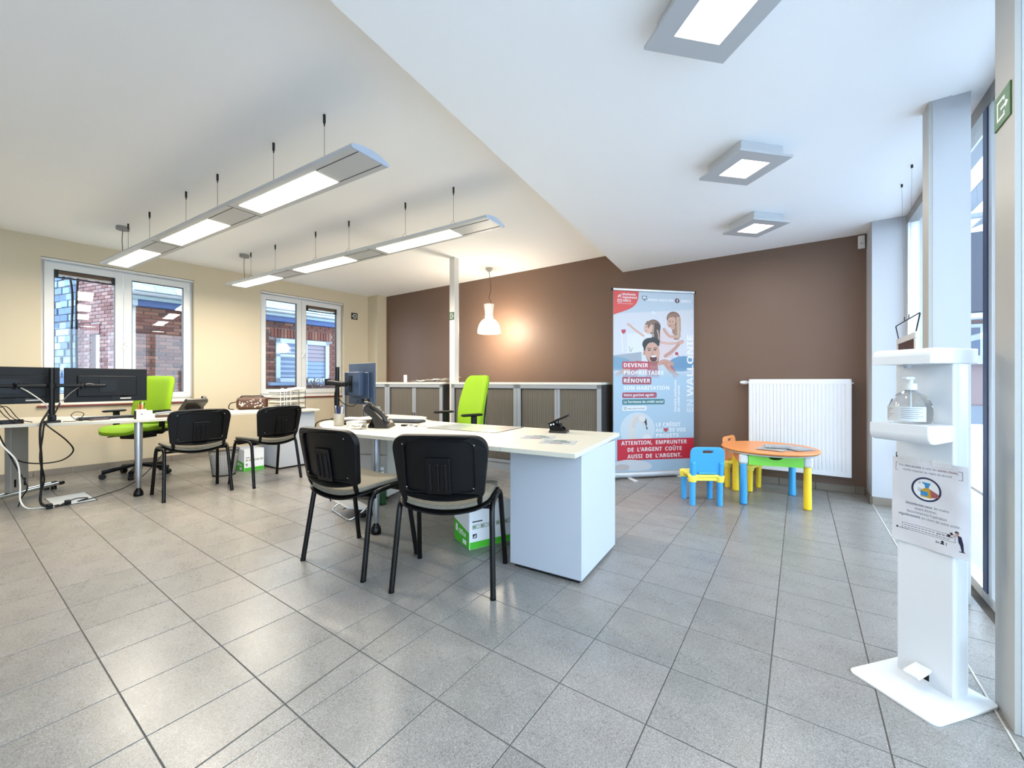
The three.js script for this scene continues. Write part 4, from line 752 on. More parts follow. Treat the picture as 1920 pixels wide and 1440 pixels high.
// ------------------------------------------------------------------ hand gel stand
{
  const t = thing('hand_gel_stand', 'white floor stand for hand gel with an instruction sheet', 'sanitizer stand', [0.3916, 0, -2.055], -0.697);
  const base = plate(roundRect(0.262, 0.31, 0.03, 0, 0), 0.008, 0.002).rotateX(-PI / 2);
  obj('base_plate', base.translate(0.008, 0.004, 0.085), M.plasticWhite, t);
  const prof = roundRect(0.16, 0.1, [0.012, 0.048, 0.012, 0.012], 0, 0);
  obj('post', new THREE.ExtrudeGeometry(shapeRound(0.16, 0.1), { depth: 1.13, bevelEnabled: false, curveSegments: 12 }).rotateX(-PI / 2).translate(0, 0.008, 0), M.plasticWhite, t);
  const hood = new THREE.Shape(); hood.moveTo(-0.06, 0); hood.lineTo(0.17, 0); hood.lineTo(0.17, 0.028); hood.quadraticCurveTo(0.168, 0.05, 0.14, 0.052); hood.lineTo(-0.06, 0.052); hood.closePath();
  obj('hood', new THREE.ExtrudeGeometry(hood, { depth: 0.166, bevelEnabled: true, bevelThickness: 0.004, bevelSize: 0.004, bevelSegments: 2, bevelOffset: -0.004 }).rotateY(-PI / 2).translate(0.083, 1.13, 0), M.plasticWhite, t);
  const shelf = new THREE.Shape(); shelf.moveTo(0.05, 0.008); shelf.lineTo(0.15, 0); shelf.quadraticCurveTo(0.18, 0.002, 0.182, 0.03); shelf.lineTo(0.182, 0.062); shelf.lineTo(0.05, 0.062); shelf.closePath();
  obj('bottle_shelf', new THREE.ExtrudeGeometry(shelf, { depth: 0.166, bevelEnabled: true, bevelThickness: 0.004, bevelSize: 0.004, bevelSegments: 2, bevelOffset: -0.004 }).rotateY(-PI / 2).translate(0.083, 0.862, 0), M.plasticWhite, t);
  obj('pump_arm', [cy(0.012, 0.008, 0.014, -0.02, 1.124, 0.1, 14)], std(0xb0b3b6, 0.4), t);
  obj('foot_pedal', [rb(0.05, 0.014, 0.07, 0.006, 0.0, 0.055, 0.085, 0.25, 0, 0), rb(0.022, 0.018, 0.05, 0.004, 0, 0.05, 0.06)], M.plasticWhite, t);
  obj('pedal_slot', bounds(-0.014, 0.014, 0.02, 0.05, 0.0498, 0.0506), M.black, t);
  const q = V(0, 0, 0);
}
function shapeRound(w, d) { // post section seen from above (x right, y = away from the front): right side rounded
  const s = new THREE.Shape(); s.moveTo(-w / 2, -d / 2); s.lineTo(w / 2 - 0.004, -d / 2); s.quadraticCurveTo(w / 2 + 0.004, -d / 2 + 0.002, w / 2 + 0.004, -d / 2 + 0.02); s.lineTo(w / 2 - 0.002, 0.02); s.quadraticCurveTo(w / 2 - 0.008, d / 2, w / 2 - 0.03, d / 2); s.lineTo(-w / 2 + 0.012, d / 2); s.lineTo(-w / 2, d / 2 - 0.012); s.closePath(); return s;
}
const standPoint = (x, y, z) => V(x, y, z).applyAxisAngle(V(0, 1, 0), -0.697).add(V(0.3916, 0, -2.055));
{ // gel bottle on the shelf
  const p = standPoint(-0.008, 0.924, 0.105), t = thing('gel_bottle', 'clear round-shouldered pump bottle of hand gel on the white stand', 'bottle', [p.x, p.y, p.z], -0.697);
  const clear = phys(0xffffff, 0.03, { transmission: 1, thickness: 0.05, ior: 1.4, attenuationColor: new THREE.Color(0xeaf2f6), attenuationDistance: 0.5 });
  obj('flask', lathe([[0, 0.002], [0.052, 0.002], [0.057, 0.008], [0.058, 0.04], [0.056, 0.062], [0.048, 0.085], [0.033, 0.104], [0.018, 0.112], [0.015, 0.118], [0, 0.118]], 0, 0, 0, 40), clear, t);
  obj('pump', [cy(0.018, 0.018, 0.022, 0, 0.128, 0, 20), cy(0.008, 0.008, 0.02, 0, 0.147, 0, 12), rb(0.02, 0.012, 0.042, 0.005, 0, 0.158, 0.01)], M.plasticWhite, t);
  obj('dip_tube', cy(0.003, 0.003, 0.1, 0, 0.062, 0, 8), M.plasticWhite, t);
  const lab = canvasTex(256, 128, (g, w, h) => { g.fillStyle = '#f4f6f7'; g.fillRect(0, 0, w, h); g.fillStyle = '#5c6064'; for (let i = 0; i < 6; i++) { g.fillRect(12, 20 + i * 16, 90 - (i % 3) * 14, 3); g.fillRect(140, 14 + i * 17, 100 - (i % 2) * 20, 3); } });
  obj('label', withUV(new THREE.CylinderGeometry(0.0592, 0.0592, 0.05, 30, 1, true, -1.25, 2.5).translate(0, 0.035, 0)), std(0xc4c6c8, 0.5, { map: lab, side: THREE.DoubleSide }), t);
}
{ // instruction sheet fixed to the post
  const p = standPoint(0.012, 0.485, 0.0535), t = thing('instruction_sheet', 'creased white sheet about disinfecting hands on the stand post', 'notice', [p.x, p.y, p.z], -0.697);
  const map = canvasTex(640, 920, (g, w, h) => {
    g.fillStyle = '#f3f1f5'; g.fillRect(0, 0, w, h); const c = '#2e2c3a';
    const fit = (s, x, y, wd, px, font = 'normal', col = c) => { g.fillStyle = col; g.font = font + ' ' + px + 'px sans-serif'; const m = g.measureText(s).width; g.save(); g.translate(x, y); g.scale(wd / m, 1); g.fillText(s, 0, 0); g.restore(); };
    fit('Pour ', 60, 88, 56, 28); fit('votre sécurité', 118, 88, 152, 28, 'bold'); fit(' et celle des ', 272, 88, 132, 28); fit('autres clients,', 404, 88, 168, 28, 'bold', '#6b3238'); fit('veuillez respecter les règles de sécurité', 100, 132, 420, 27);
    g.strokeStyle = c; g.lineWidth = 4; g.beginPath(); g.moveTo(52, 58); g.lineTo(34, 58); g.lineTo(34, 142); g.lineTo(52, 142); g.moveTo(570, 58); g.lineTo(600, 58); g.lineTo(600, 142); g.lineTo(570, 142); g.stroke();
    g.lineWidth = 18; g.strokeStyle = '#232c52'; g.fillStyle = '#ffffff'; g.beginPath(); g.arc(310, 300, 118, 0, 7); g.fill(); g.stroke();
    const P = (pts, col) => { g.fillStyle = col; g.beginPath(); pts.forEach(([x, y], i) => i ? g.lineTo(x, y) : g.moveTo(x, y)); g.closePath(); g.fill(); };
    P([[268, 224], [350, 230], [334, 262], [330, 284], [300, 284], [296, 254]], '#3f9bd6'); P([[300, 284], [330, 284], [352, 310], [352, 388], [262, 380], [264, 310]], '#d9a935'); P([[338, 290], [410, 330], [416, 366], [352, 380]], '#b5656a'); P([[262, 320], [322, 324], [322, 372], [262, 366]], '#3f9bd6');
    g.strokeStyle = c; g.lineWidth = 4; for (const k of [0, 14, 28]) { g.beginPath(); g.moveTo(238, 294 + k); g.lineTo(268, 302 + k); g.stroke(); } g.lineWidth = 2; for (const k of [0, 10, 20]) { g.beginPath(); g.moveTo(244, 226 + k); g.lineTo(262, 232 + k * 0.6); g.stroke(); }
    fit('Désinfectez-vous', 130, 492, 232, 34, 'bold'); fit(' les mains', 366, 492, 134, 34); fit('avant d’entrer.', 210, 536, 196, 34); fit('Recommencez l’opération', 140, 580, 344, 34); fit('régulièrement', 66, 624, 190, 34, 'bold'); fit(' au cours de votre visite.', 258, 624, 330, 34);
    g.strokeStyle = c; g.lineWidth = 3; g.strokeRect(100, 706, 446, 66); g.fillStyle = '#8a8894'; for (let i = 0; i < 9; i++) { g.fillRect(118 + i * 30, 724, 22, 8); } for (let i = 0; i < 13; i++) g.fillRect(118 + i * 30, 750, 24, 7); fit('pas le virus', 396, 736, 134, 26, 'bold');
    fit('.be', 384, 826, 40, 32, 'bold'); g.fillStyle = c; g.fillRect(40, 760, 20, 20); g.fillStyle = '#6a6874'; g.fillRect(68, 768, 90, 7);
    P([[566, 690], [592, 700], [604, 770], [606, 850], [590, 850], [582, 790], [570, 760]], '#272d4e'); g.fillStyle = '#c99a86'; g.beginPath(); g.arc(562, 676, 15, 0, 7); g.fill(); g.fillStyle = '#1e1c22'; g.beginPath(); g.arc(560, 668, 15, 3.1, 6.4); g.fill(); g.strokeStyle = '#c99a86'; g.lineWidth = 7; g.beginPath(); g.moveTo(570, 704); g.lineTo(532, 716); g.moveTo(568, 696); g.lineTo(530, 694); g.stroke(); g.fillStyle = '#1e1c22'; g.beginPath(); g.arc(520, 690, 12, 0, 7); g.arc(498, 716, 14, 0, 7); g.fill(); g.fillRect(572, 846, 42, 8);
    g.fillStyle = '#1e1c22'; g.beginPath(); g.arc(446, 800, 12, 0, 7); g.fill(); g.fillRect(430, 812, 30, 14); g.fillStyle = '#3a3d58'; g.fillRect(474, 796, 5, 34);
  });
  const g = new THREE.PlaneGeometry(0.212, 0.306, 24, 24).translate(0, 0.153, 0);
  bend(g, (v) => { v.z += 0.0022 * Math.sin(v.x * 46 + v.y * 21) * Math.cos(v.y * 33) + 0.0024 - (v.x > 0.07 ? (v.x - 0.07) ** 2 * 5 : 0); });
  obj('printed_sheet', withUV(g), phys(0xd6d6d6, 0.35, { map, side: THREE.DoubleSide }), t);
  for (const x of [-0.045, 0.04]) obj('tape', bx(0.05, 0.02, 0.001, x, 0.302, 0.0045, 0, 0, x < 0 ? -0.1 : 0), phys(0xffffff, 0.1, { transmission: 0.8, thickness: 0 }), t);
}
{ // hanging framed poster near the glass
  const X = 0.595, t = thing('hanging_poster', 'framed dark brown poster hung on wires beside the glass front', 'poster', [X, 0.53, -3.79], -PI / 2);   // local x runs away from the camera side, local z faces the room
  const w = 0.6, h = 0.85;
  const map = canvasTex(420, 600, (g, W, H) => { g.fillStyle = '#43231b'; g.fillRect(0, 0, W, H); g.fillStyle = '#e6dcd0'; for (const [y, n, hh] of [[92, 7, 26], [140, 6, 20], [190, 8, 34]]) for (let i = 0; i < n; i++) g.fillRect(46 + i * (320 / n), y + (i % 2) * 2, 320 / n - 8, hh); g.fillStyle = '#7a4b38'; g.fillRect(60, 270, 300, 260); });
  obj('print', withUV(at(new THREE.PlaneGeometry(w - 0.07, h - 0.07), 0, h / 2, 0.0075)), std(0xffffff, 0.35, { map }), t);
  obj('backboard', bx(w - 0.05, h - 0.05, 0.008, 0, h / 2, 0.002), M.dark, t);
  for (const [a, b, c, d] of [[w, 0.04, 0, h - 0.02], [w, 0.04, 0, 0.02], [0.04, h - 0.08, -w / 2 + 0.02, h / 2], [0.04, h - 0.08, w / 2 - 0.02, h / 2]]) obj('frame_rail', rb(a, b, 0.018, 0.004, c, d, 0.004), M.plasticWhite, t);
  obj('hanger', [pipe([[-w / 2 + 0.03, h, 0.004], [-w / 2 - 0.08, h + 0.105, 0.004], [w / 2 + 0.08, h + 0.105, 0.004], [w / 2 - 0.03, h, 0.004]], 0.02, 0.004, 8), tube([[-0.07, h + 0.105, 0.004], [-0.07, h + 0.135, 0.004]], 0.003, 2, 6), tube([[0.07, h + 0.105, 0.004], [0.07, h + 0.135, 0.004]], 0.003, 2, 6)], M.dark, t);
  const top = HL - 0.53;
  obj('thread', [tube([[-0.07, h + 0.13, 0.004], [-0.16, top - 0.02, 0.004]], 0.0006, 2, 4), tube([[0.07, h + 0.13, 0.004], [0.16, top - 0.02, 0.004]], 0.0006, 2, 4)], M.wire, t);
  obj('ceiling_hook', [cy(0.006, 0.006, 0.02, -0.16, top - 0.01, 0.004, 8), cy(0.006, 0.006, 0.02, 0.16, top - 0.01, 0.004, 8)], M.dark, t);
  obj('bottom_clip', [rb(0.03, 0.05, 0.022, 0.004, w / 2 - 0.01, 0.0, 0.004), rb(0.03, 0.05, 0.022, 0.004, -w / 2 + 0.01, 0.0, 0.004)], M.black, t);
}
// ------------------------------------------------------------------ emergency exit signs
function exitSign(w, h, pos, turn, label, bg, mirror) {
  const map = canvasTex(160, 160, (g, W) => { g.fillStyle = bg; g.fillRect(0, 0, W, W); g.strokeStyle = '#f4f6f2'; if (mirror) { g.translate(W, 0); g.scale(-1, 1); } g.lineWidth = 12; g.beginPath(); g.moveTo(104, 52); g.lineTo(104, 36); g.lineTo(36, 36); g.lineTo(36, 124); g.lineTo(104, 124); g.lineTo(104, 106); g.moveTo(68, 80); g.lineTo(128, 80); g.stroke(); g.fillStyle = '#f4f6f2'; g.beginPath(); g.moveTo(146, 80); g.lineTo(116, 60); g.lineTo(116, 100); g.closePath(); g.fill(); });
  const t = thing('exit_sign', label, 'exit sign', pos, turn);
  obj('panel', rb(w, h, 0.004, 0.001, 0, h / 2, 0.002), std(bg, 0.4), t);
  obj('symbol', withUV(at(new THREE.PlaneGeometry(w * 0.97, h * 0.97), 0, h / 2, 0.0044)), std(0xffffff, 0.4, { map }), t);
}
exitSign(0.125, 0.105, [0.534, 1.895, -1.975], -PI / 2, 'green exit sign on the side of the slim column', '#3d6b35', false);
exitSign(0.085, 0.105, [-3.766, 1.885, -3.965], 0, 'small green exit sign on the steel post', '#3f5d3c', false);
{ const p = aw(0, 2.237, 3.243); exitSign(0.13, 0.125, [p.x, p.y, p.z], AROT + PI / 2, 'small dark exit sign on the cream wall beside the narrow window', '#20261f', true); }

// ------------------------------------------------------------------ things on and under the desks
const DY = 0.715;
function monitor(name, label, pos, turn, w, h, box, frameM = M.blackSoft) {   // back faces local +z, base of the screen at local y = 0
  const t = thing(name, label, 'monitor', pos, turn);
  obj('housing', [rb(w, h, 0.022, 0.004, 0, h / 2, 0), rb(w * 0.72, h * 0.62, 0.02, 0.008, 0, h * 0.47, 0.018)], frameM, t);
  obj('screen', bx(w - 0.02, h - 0.025, 0.001, 0, h / 2 + 0.003, -0.0113), std(0x08090b, 0.12), t);
  obj('port_cover', [bx(w * 0.3, 0.03, 0.003, w * 0.2, 0.035, 0.0115)], M.black, t);
  obj('rating_label', [bx(w * 0.14, 0.012, 0.001, w * 0.22, 0.028, 0.0135), bx(w * 0.1, 0.008, 0.001, w * 0.2, 0.048, 0.0125)], std(0xb9b4ac, 0.6), t);
  if (box) {
    obj('mini_computer', [rb(0.24, 0.215, 0.06, 0.008, -0.035, h * 0.5, 0.052)], M.navy, t);
    obj('mount_plate', [bx(0.05, 0.15, 0.006, -0.05, h * 0.5, 0.085)], M.black, t);
  } else obj('mount_plate', [bx(0.12, 0.12, 0.006, 0, h * 0.48, 0.031), ...[-1, 1].flatMap((a) => [-1, 1].map((b) => cy(0.005, 0.005, 0.006, a * 0.05, h * 0.48 + b * 0.05, 0.035, 8, PI / 2)))], M.black, t);
  return t;
}
// twin monitors at the window desk (backs towards the room)
monitor('monitor', 'black monitor at the window desk, close to the lime chair', [-5.375, 0.882, -0.962], PI / 2 + 0.0, 0.565, 0.312, false);
monitor('monitor', 'black monitor at the window desk, left of the clamped pole', [-5.375, 0.882, -0.372], PI / 2 + 0.04, 0.565, 0.312, false);
{
  const t = thing('monitor_stand', 'black clamped pole with two arms behind the twin monitors', 'monitor stand', [-5.275, DY, -0.596], 0);
  obj('pole', cy(0.0185, 0.0185, 0.47, 0, 0.235, 0, 16), M.blackTube, t);
  obj('clamp', [rb(0.07, 0.02, 0.1, 0.004, 0, 0.01, 0), rb(0.05, 0.05, 0.05, 0.008, 0, 0.045, 0), cy(0.012, 0.012, 0.05, 0.035, 0.06, 0.0, 10, 0, 0, PI / 2)], M.black, t);
  for (const s of [-1, 1]) obj('arm', [rb(0.03, 0.03, 0.2, 0.01, -0.02, 0.32, s * 0.1, 0, s * 0.1, 0), rb(0.03, 0.025, 0.17, 0.01, -0.045, 0.318, s * 0.26, 0, s * 0.05, 0), cy(0.018, 0.018, 0.05, -0.03, 0.318, s * 0.19, 12)], M.black, t);
  obj('collar', cy(0.026, 0.026, 0.045, 0, 0.32, 0, 14), M.black, t);
}
// single monitor at the reception desk
monitor('monitor', 'slate blue monitor with small computer on its back', [-3.27, 0.862, -2.262], -0.05, 0.405, 0.375, true, M.navy);
{
  const t = thing('monitor_stand', 'black pole with a swing arm holding the slate blue monitor', 'monitor stand', [-3.50, DY, -2.16], 0);
  obj('pole', cy(0.02, 0.02, 0.49, 0, 0.245, 0, 16), M.blackTube, t);
  obj('clamp', [rb(0.09, 0.018, 0.08, 0.004, 0, 0.009, 0), cy(0.03, 0.03, 0.03, 0, 0.03, 0, 14)], M.black, t);
  obj('arm', [rb(0.27, 0.045, 0.04, 0.015, 0.05, 0.34, 0.04, 0, 0.04, -0.07), cy(0.028, 0.028, 0.06, -0.09, 0.35, 0.04, 14), rb(0.03, 0.04, 0.04, 0.008, 0.17, 0.335, 0.025)], M.black, t);
}
function penCup(label, pos, r, h, cupM, pens) {
  const t = thing('pen_cup', label, 'pen cup', pos, 0);
  obj('cup', lathe([[0, 0.003], [r * 0.9, 0.003], [r, h], [r * 0.95, h], [r * 0.86, 0.008], [0, 0.008]], 0, 0, 0, 24), cupM, t);
  pens.forEach(([c, a, l], i) => { const x = Math.cos(a) * r * 0.4, z = Math.sin(a) * r * 0.4, g = cy(0.0045, 0.0045, l, 0, l / 2, 0, 8); g.rotateZ(-x * 7).rotateX(z * 7); obj('pen', g.translate(x * 0.6, 0.012, z * 0.6), std(c, 0.4), t); });
}
penCup('wire mesh pen cup full of blue pens beside the clamped pole', [-3.03, DY, -1.885], 0.042, 0.098, std(0xb8b0a2, 0.5, { metalness: 0.3 }), [['#25305c', 0.2, 0.15], ['#2c3a6e', 1.4, 0.14], ['#d9dde2', 2.6, 0.15], ['#1d2748', 3.6, 0.145], ['#2b3566', 4.8, 0.155], ['#e4e6ea', 5.6, 0.14]]);
penCup('white pen cup with red pencils behind the card box', [-5.22, DY, -1.165], 0.042, 0.088, std(0xdcd8cf, 0.5), [['#b8412e', 0.2, 0.125], ['#c9552f', 1.2, 0.12], ['#a83328', 2.2, 0.13], ['#20262c', 3.2, 0.15], ['#e8e8e8', 3.9, 0.145], ['#2c2c30', 5.0, 0.14], ['#d9a23a', 5.7, 0.12]]);
{ const t = thing('card_box', 'small white card box on the window desk edge', 'box', [-5.125, DY, -1.165], PI / 2 + 0.15); obj('box', rb(0.125, 0.078, 0.03, 0.002, 0, 0.039, 0), std(0xf2eedf, 0.7), t); obj('mark', bx(0.018, 0.008, 0.0008, -0.02, 0.045, 0.0153), M.dark, t); obj('black_side', bx(0.006, 0.078, 0.034, -0.064, 0.039, 0), M.black, t); }
{ const t = thing('stapler', 'brown and silver stapler on the window desk behind the card box', 'stapler', [-5.18, DY, -1.33], PI / 2); obj('base', rb(0.13, 0.026, 0.045, 0.006, 0, 0.013, 0), std(0x4a2c1c, 0.5), t); obj('arm', [rb(0.12, 0.02, 0.035, 0.006, 0, 0.045, 0, 0, 0, 0.09), rb(0.02, 0.03, 0.03, 0.004, -0.055, 0.032, 0)], M.steel, t); }
function deskPhone(label, pos, turn) {           // user side faces local -z
  const t = thing('desk_phone', label, 'phone', pos, turn);
  const p = new THREE.Shape(); p.moveTo(-0.115, 0); p.lineTo(-0.1, 0.022); p.lineTo(0.03, 0.155); p.quadraticCurveTo(0.05, 0.17, 0.062, 0.158); p.lineTo(0.068, 0.13); p.lineTo(0.0, 0.075); p.lineTo(-0.02, 0.0); p.closePath();
  obj('body', new THREE.ExtrudeGeometry(p, { depth: 0.2, bevelEnabled: true, bevelThickness: 0.006, bevelSize: 0.005, bevelSegments: 2 }).rotateY(-PI / 2).translate(0.1, 0.005, 0), std(0x26231e, 0.32), t);
  obj('stand', [rb(0.13, 0.11, 0.012, 0.004, 0, 0.055, 0.02, -0.5, 0, 0), rb(0.15, 0.012, 0.15, 0.004, 0, 0.006, -0.03)], M.black, t);
  obj('display', at(bx(0.1, 0.05, 0.002, 0, 0, 0), -0.02, 0.138, 0.0, 0.0, 0, 0).rotateX(0), std(0x9aa39a, 0.2), t).position.set(0, -0.005, -0.005);
  const h = obj('handset', [tube([[0.085, 0.05, -0.095], [0.085, 0.09, -0.075], [0.085, 0.135, -0.03], [0.085, 0.178, 0.03]], 0.016, 20, 10), rb(0.045, 0.03, 0.05, 0.012, 0.085, 0.04, -0.1, 0.75, 0, 0), rb(0.045, 0.03, 0.05, 0.012, 0.085, 0.178, 0.035, 0.75, 0, 0)], std(0x1a1815, 0.32), t);
  const keys = []; for (let r = 0; r < 4; r++) for (let c = 0; c < 3; c++) { const k = 0.032 + r * 0.022; keys.push(rb(0.018, 0.012, 0.008, 0.002, -0.06 + c * 0.026, k + 0.022, -0.098 + k * 0.98 - 0.02, -0.8, 0, 0)); }
  obj('keypad', keys, M.dark, t);
  return t;
}
deskPhone('dark desk phone standing on the pale desk near its front edge', [-2.70, DY, -2.0], faceTurn(0.8, -0.6));
deskPhone('dark desk phone on the window desk beside the lime chair', [-5.33, DY, -1.62], faceTurn(-0.95, 0.25));
let cableHome = null;
function bundle(name, label, pos) { cableHome = thing(name, label, 'cables', pos, 0); return cableHome; }
function cable(label, pts, r, m) { const q = cableHome.position; tag(obj('lead', tube(pts.map((p) => V(...p).sub(q)), r, pts.length * 8, 7), m, cableHome), label); }
const whiteCable = std(0xe4e0d6, 0.5);
bundle('cable_bundle', 'black and white cables hanging from the window desk to the floor', [-5.3, 0, -0.55]);
cable('black cable bundle hanging from the pole clamp to the floor', [[-5.31, 0.9, -0.62], [-5.27, 0.80, -0.57], [-5.21, 0.72, -0.53], [-5.185, 0.62, -0.52], [-5.2, 0.4, -0.53], [-5.21, 0.2, -0.53], [-5.2, 0.03, -0.535], [-5.18, 0.009, -0.60], [-5.19, 0.009, -0.66]], 0.008, M.black);
cable('second black cable twisted round the bundle under the desk', [[-5.33, 0.88, -0.65], [-5.26, 0.77, -0.6], [-5.205, 0.72, -0.55], [-5.20, 0.6, -0.535], [-5.185, 0.42, -0.52], [-5.2, 0.25, -0.545], [-5.215, 0.06, -0.525], [-5.21, 0.009, -0.58], [-5.22, 0.009, -0.63]], 0.006, M.black);
cable('black cable sagging in a wide loop under the desk edge', [[-5.24, 0.73, -0.55], [-5.195, 0.70, -0.56], [-5.22, 0.55, -0.68], [-5.25, 0.46, -0.72], [-5.3, 0.38, -0.66], [-5.36, 0.37, -0.5], [-5.42, 0.42, -0.4], [-5.44, 0.55, -0.34]], 0.0055, M.black);
cable('white cable running down from the desk edge past the pillar leg', [[-5.45, 0.735, -0.2], [-5.38, 0.735, -0.25], [-5.345, 0.70, -0.27], [-5.35, 0.55, -0.33], [-5.38, 0.4, -0.41], [-5.4, 0.2, -0.43], [-5.36, 0.06, -0.43], [-5.3, 0.008, -0.46], [-5.22, 0.008, -0.53], [-5.17, 0.008, -0.6]], 0.006, whiteCable);
cable('thin white cable curling left of the pillar leg', [[-5.4, 0.70, -0.31], [-5.39, 0.66, -0.27], [-5.45, 0.5, -0.25], [-5.44, 0.38, -0.28], [-5.5, 0.22, -0.2], [-5.55, 0.1, -0.12]], 0.005, whiteCable);
cable('thin black cable hanging before the pillar leg', [[-5.42, 0.70, -0.3], [-5.43, 0.5, -0.36], [-5.42, 0.32, -0.42], [-5.40, 0.16, -0.47], [-5.42, 0.08, -0.44], [-5.40, 0.01, -0.42]], 0.005, M.black);
cable('black cable crossing the floor plate towards the lime chair', [[-5.2, 0.012, -0.64], [-5.3, 0.012, -0.7], [-5.36, 0.012, -0.76], [-5.3, 0.012, -0.82], [-5.22, 0.012, -0.74], [-5.24, 0.012, -0.82], [-5.35, 0.012, -0.95], [-5.5, 0.02, -1.12], [-5.55, 0.1, -1.26], [-5.5, 0.3, -1.4], [-5.45, 0.5, -1.5], [-5.45, 0.66, -1.55]], 0.004, M.black);
for (const [x, z] of [[-5.17, -0.57], [-5.205, -0.68]]) obj('plug', [rb(0.05, 0.04, 0.038, 0.008, x + 5.3, 0.02, z + 0.55), cy(0.008, 0.006, 0.03, x + 5.335, 0.02, z + 0.55, 8, 0, 0, PI / 2)], M.black, cableHome);
{ // cables slung behind the twin monitors
  const t = thing('cable_tangle', 'tangle of black cables on the window desk below the monitors', 'cables', [-5.36, DY, -0.3], 0);
  for (let k = 0; k < 7; k++) { const a = k * 0.9; obj('lead', tube([[rr(-0.1, 0.02), 0.004, -0.2 + k * 0.05], [0.02, 0.04 + 0.02 * (k % 3), -0.12 + k * 0.04], [-0.03, 0.15 + 0.01 * k, -0.05 + k * 0.03], [0.0, 0.1, 0.02 + k * 0.02], [-0.08, 0.006, 0.05 * Math.cos(a)]], 0.0035, 30, 6), M.black, t); }
  obj('power_strip', rb(0.05, 0.035, 0.26, 0.006, -0.05, 0.0175, -0.02), M.black, t);
  cableHome = t;
}
cable('thin black cable curled up on the desk beside the clamp', [[-5.28, 0.72, -0.66], [-5.27, 0.722, -0.74], [-5.28, 0.78, -0.79], [-5.28, 0.80, -0.74], [-5.28, 0.77, -0.71], [-5.27, 0.722, -0.755], [-5.27, 0.719, -0.78]], 0.0028, M.black);
cable('grey cable looping down behind the monitor near the lime chair', [[-5.33, 1.03, -0.9], [-5.31, 1.05, -0.82], [-5.3, 0.98, -0.72], [-5.29, 0.9, -0.66]], 0.004, std(0x6d6861, 0.5));
cable('white cable looping down behind the monitor left of the pole', [[-5.33, 1.03, -0.36], [-5.31, 1.02, -0.42], [-5.3, 0.95, -0.5], [-5.29, 0.86, -0.57], [-5.3, 0.8, -0.58]], 0.0045, std(0xcfc9be, 0.5));
{ const t = thing('keyboard', 'flat black keyboard on the window desk behind the monitors', 'keyboard', [-5.42, DY, -0.98], PI / 2); obj('case', rb(0.42, 0.018, 0.14, 0.005, 0, 0.009, 0), M.black, t); const k = []; for (let r = 0; r < 5; r++) for (let c = 0; c < 18; c++) k.push(bx(0.018, 0.006, 0.02, -0.19 + c * 0.0225, 0.02, -0.05 + r * 0.025)); tag(obj('keys', k, M.dark, t), null, null, null, 'stuff'); }
{ const t = thing('notebook', 'closed dark brown notebook on white papers beside the keyboard', 'notebook', [-5.25, DY, -0.955], PI / 2 + 0.1); obj('pages', sheetGeo(0.27, 0.1, 0.004), M.paper, t); obj('cover', bx(0.12, 0.012, 0.085, -0.07, 0.01, 0), std(0x3c2418, 0.5), t); }
{ const m = obj('loose_papers', sheetGeo(0.21, 0.29, 0.012), M.paper); m.position.set(-5.45, DY, -1.92); m.rotation.y = 0.3; tag(m, 'white paper pile on the window desk behind the phone', 'papers'); }
{ const m = obj('loose_papers', sheetGeo(0.2, 0.12, 0.01), M.paper); m.position.set(-5.38, DY, -2.22); m.rotation.y = 0.2; tag(m, 'few white papers on the window desk before the brown bag', 'papers'); }
{ // brown bag and letter tray
  const t = thing('brown_bag', 'brown patterned bag with dark handles on the window desk', 'bag', [-5.72, DY, -2.36], 1.1);
  obj('body', rb(0.34, 0.16, 0.15, 0.045, 0, 0.08, 0), M.brownBag, t);
  const sp2 = []; for (let i = 0; i < 26; i++) sp2.push(bx(rr(0.008, 0.03), rr(0.006, 0.016), 0.002, rr(-0.13, 0.13), rr(0.03, 0.13), 0.0755, 0, 0, rr(-1, 1)));
  obj('pale_pattern', sp2, std(0xd8cfc2, 0.6), t);
  obj('handle', [tube([[-0.11, 0.13, 0.05], [-0.12, 0.165, 0.05], [0, 0.172, 0.05], [0.12, 0.165, 0.05], [0.11, 0.13, 0.05]], 0.007, 24), tube([[-0.17, 0.1, 0.02], [-0.23, 0.08, 0.05], [-0.24, 0.02, 0.07], [-0.19, 0.008, 0.08]], 0.006, 20)], M.black, t);
}
{
  const t = thing('letter_tray', 'stack of wire letter trays on the window desk above the pedestal', 'letter tray', [-5.45, DY, -2.66], PI / 2 + 0.06);
  for (let k = 0; k < 4; k++) {
    const y = 0.012 + k * 0.068, q = new THREE.Group(); q.name = 'tray'; t.add(q);
    obj('tray_frame', [pipe([[-0.17, y, 0.13], [0.17, y, 0.13], [0.17, y, -0.13], [-0.17, y, -0.13], [-0.17, y, 0.13]], 0.02, 0.0035, 6), ...[-0.1, -0.05, 0, 0.05, 0.1].map((z) => cy(0.002, 0.002, 0.34, 0, y, z, 6, 0, 0, PI / 2))], M.dark, q);
    for (let i = 0; i < 4; i++) { const m = obj('paper', bx(0.33, 0.006, 0.23, 0, 0, 0), i % 3 === 1 ? std(0xe9e0c4, 0.8) : M.paper, q); m.position.set(rr(-0.015, 0.03), y + 0.008 + i * 0.009, rr(-0.01, 0.01)); m.rotation.set(0, rr(-0.08, 0.08), k === 3 ? 0.05 * i : 0.012 * i); }
  }
  for (const x of [-0.16, -0.08]) obj('support', pipe([[x, 0, 0.135], [x, 0.27, 0.135], [x + 0.05, 0.27, 0.135], [x + 0.05, 0, 0.135]], 0.025, 0.004, 6), M.plasticWhite, t);
  for (const x of [0.08, 0.165]) obj('support', [cy(0.003, 0.003, 0.24, x, 0.12, 0.135, 6), cy(0.003, 0.003, 0.24, x, 0.12, -0.135, 6)], M.dark, t);
}
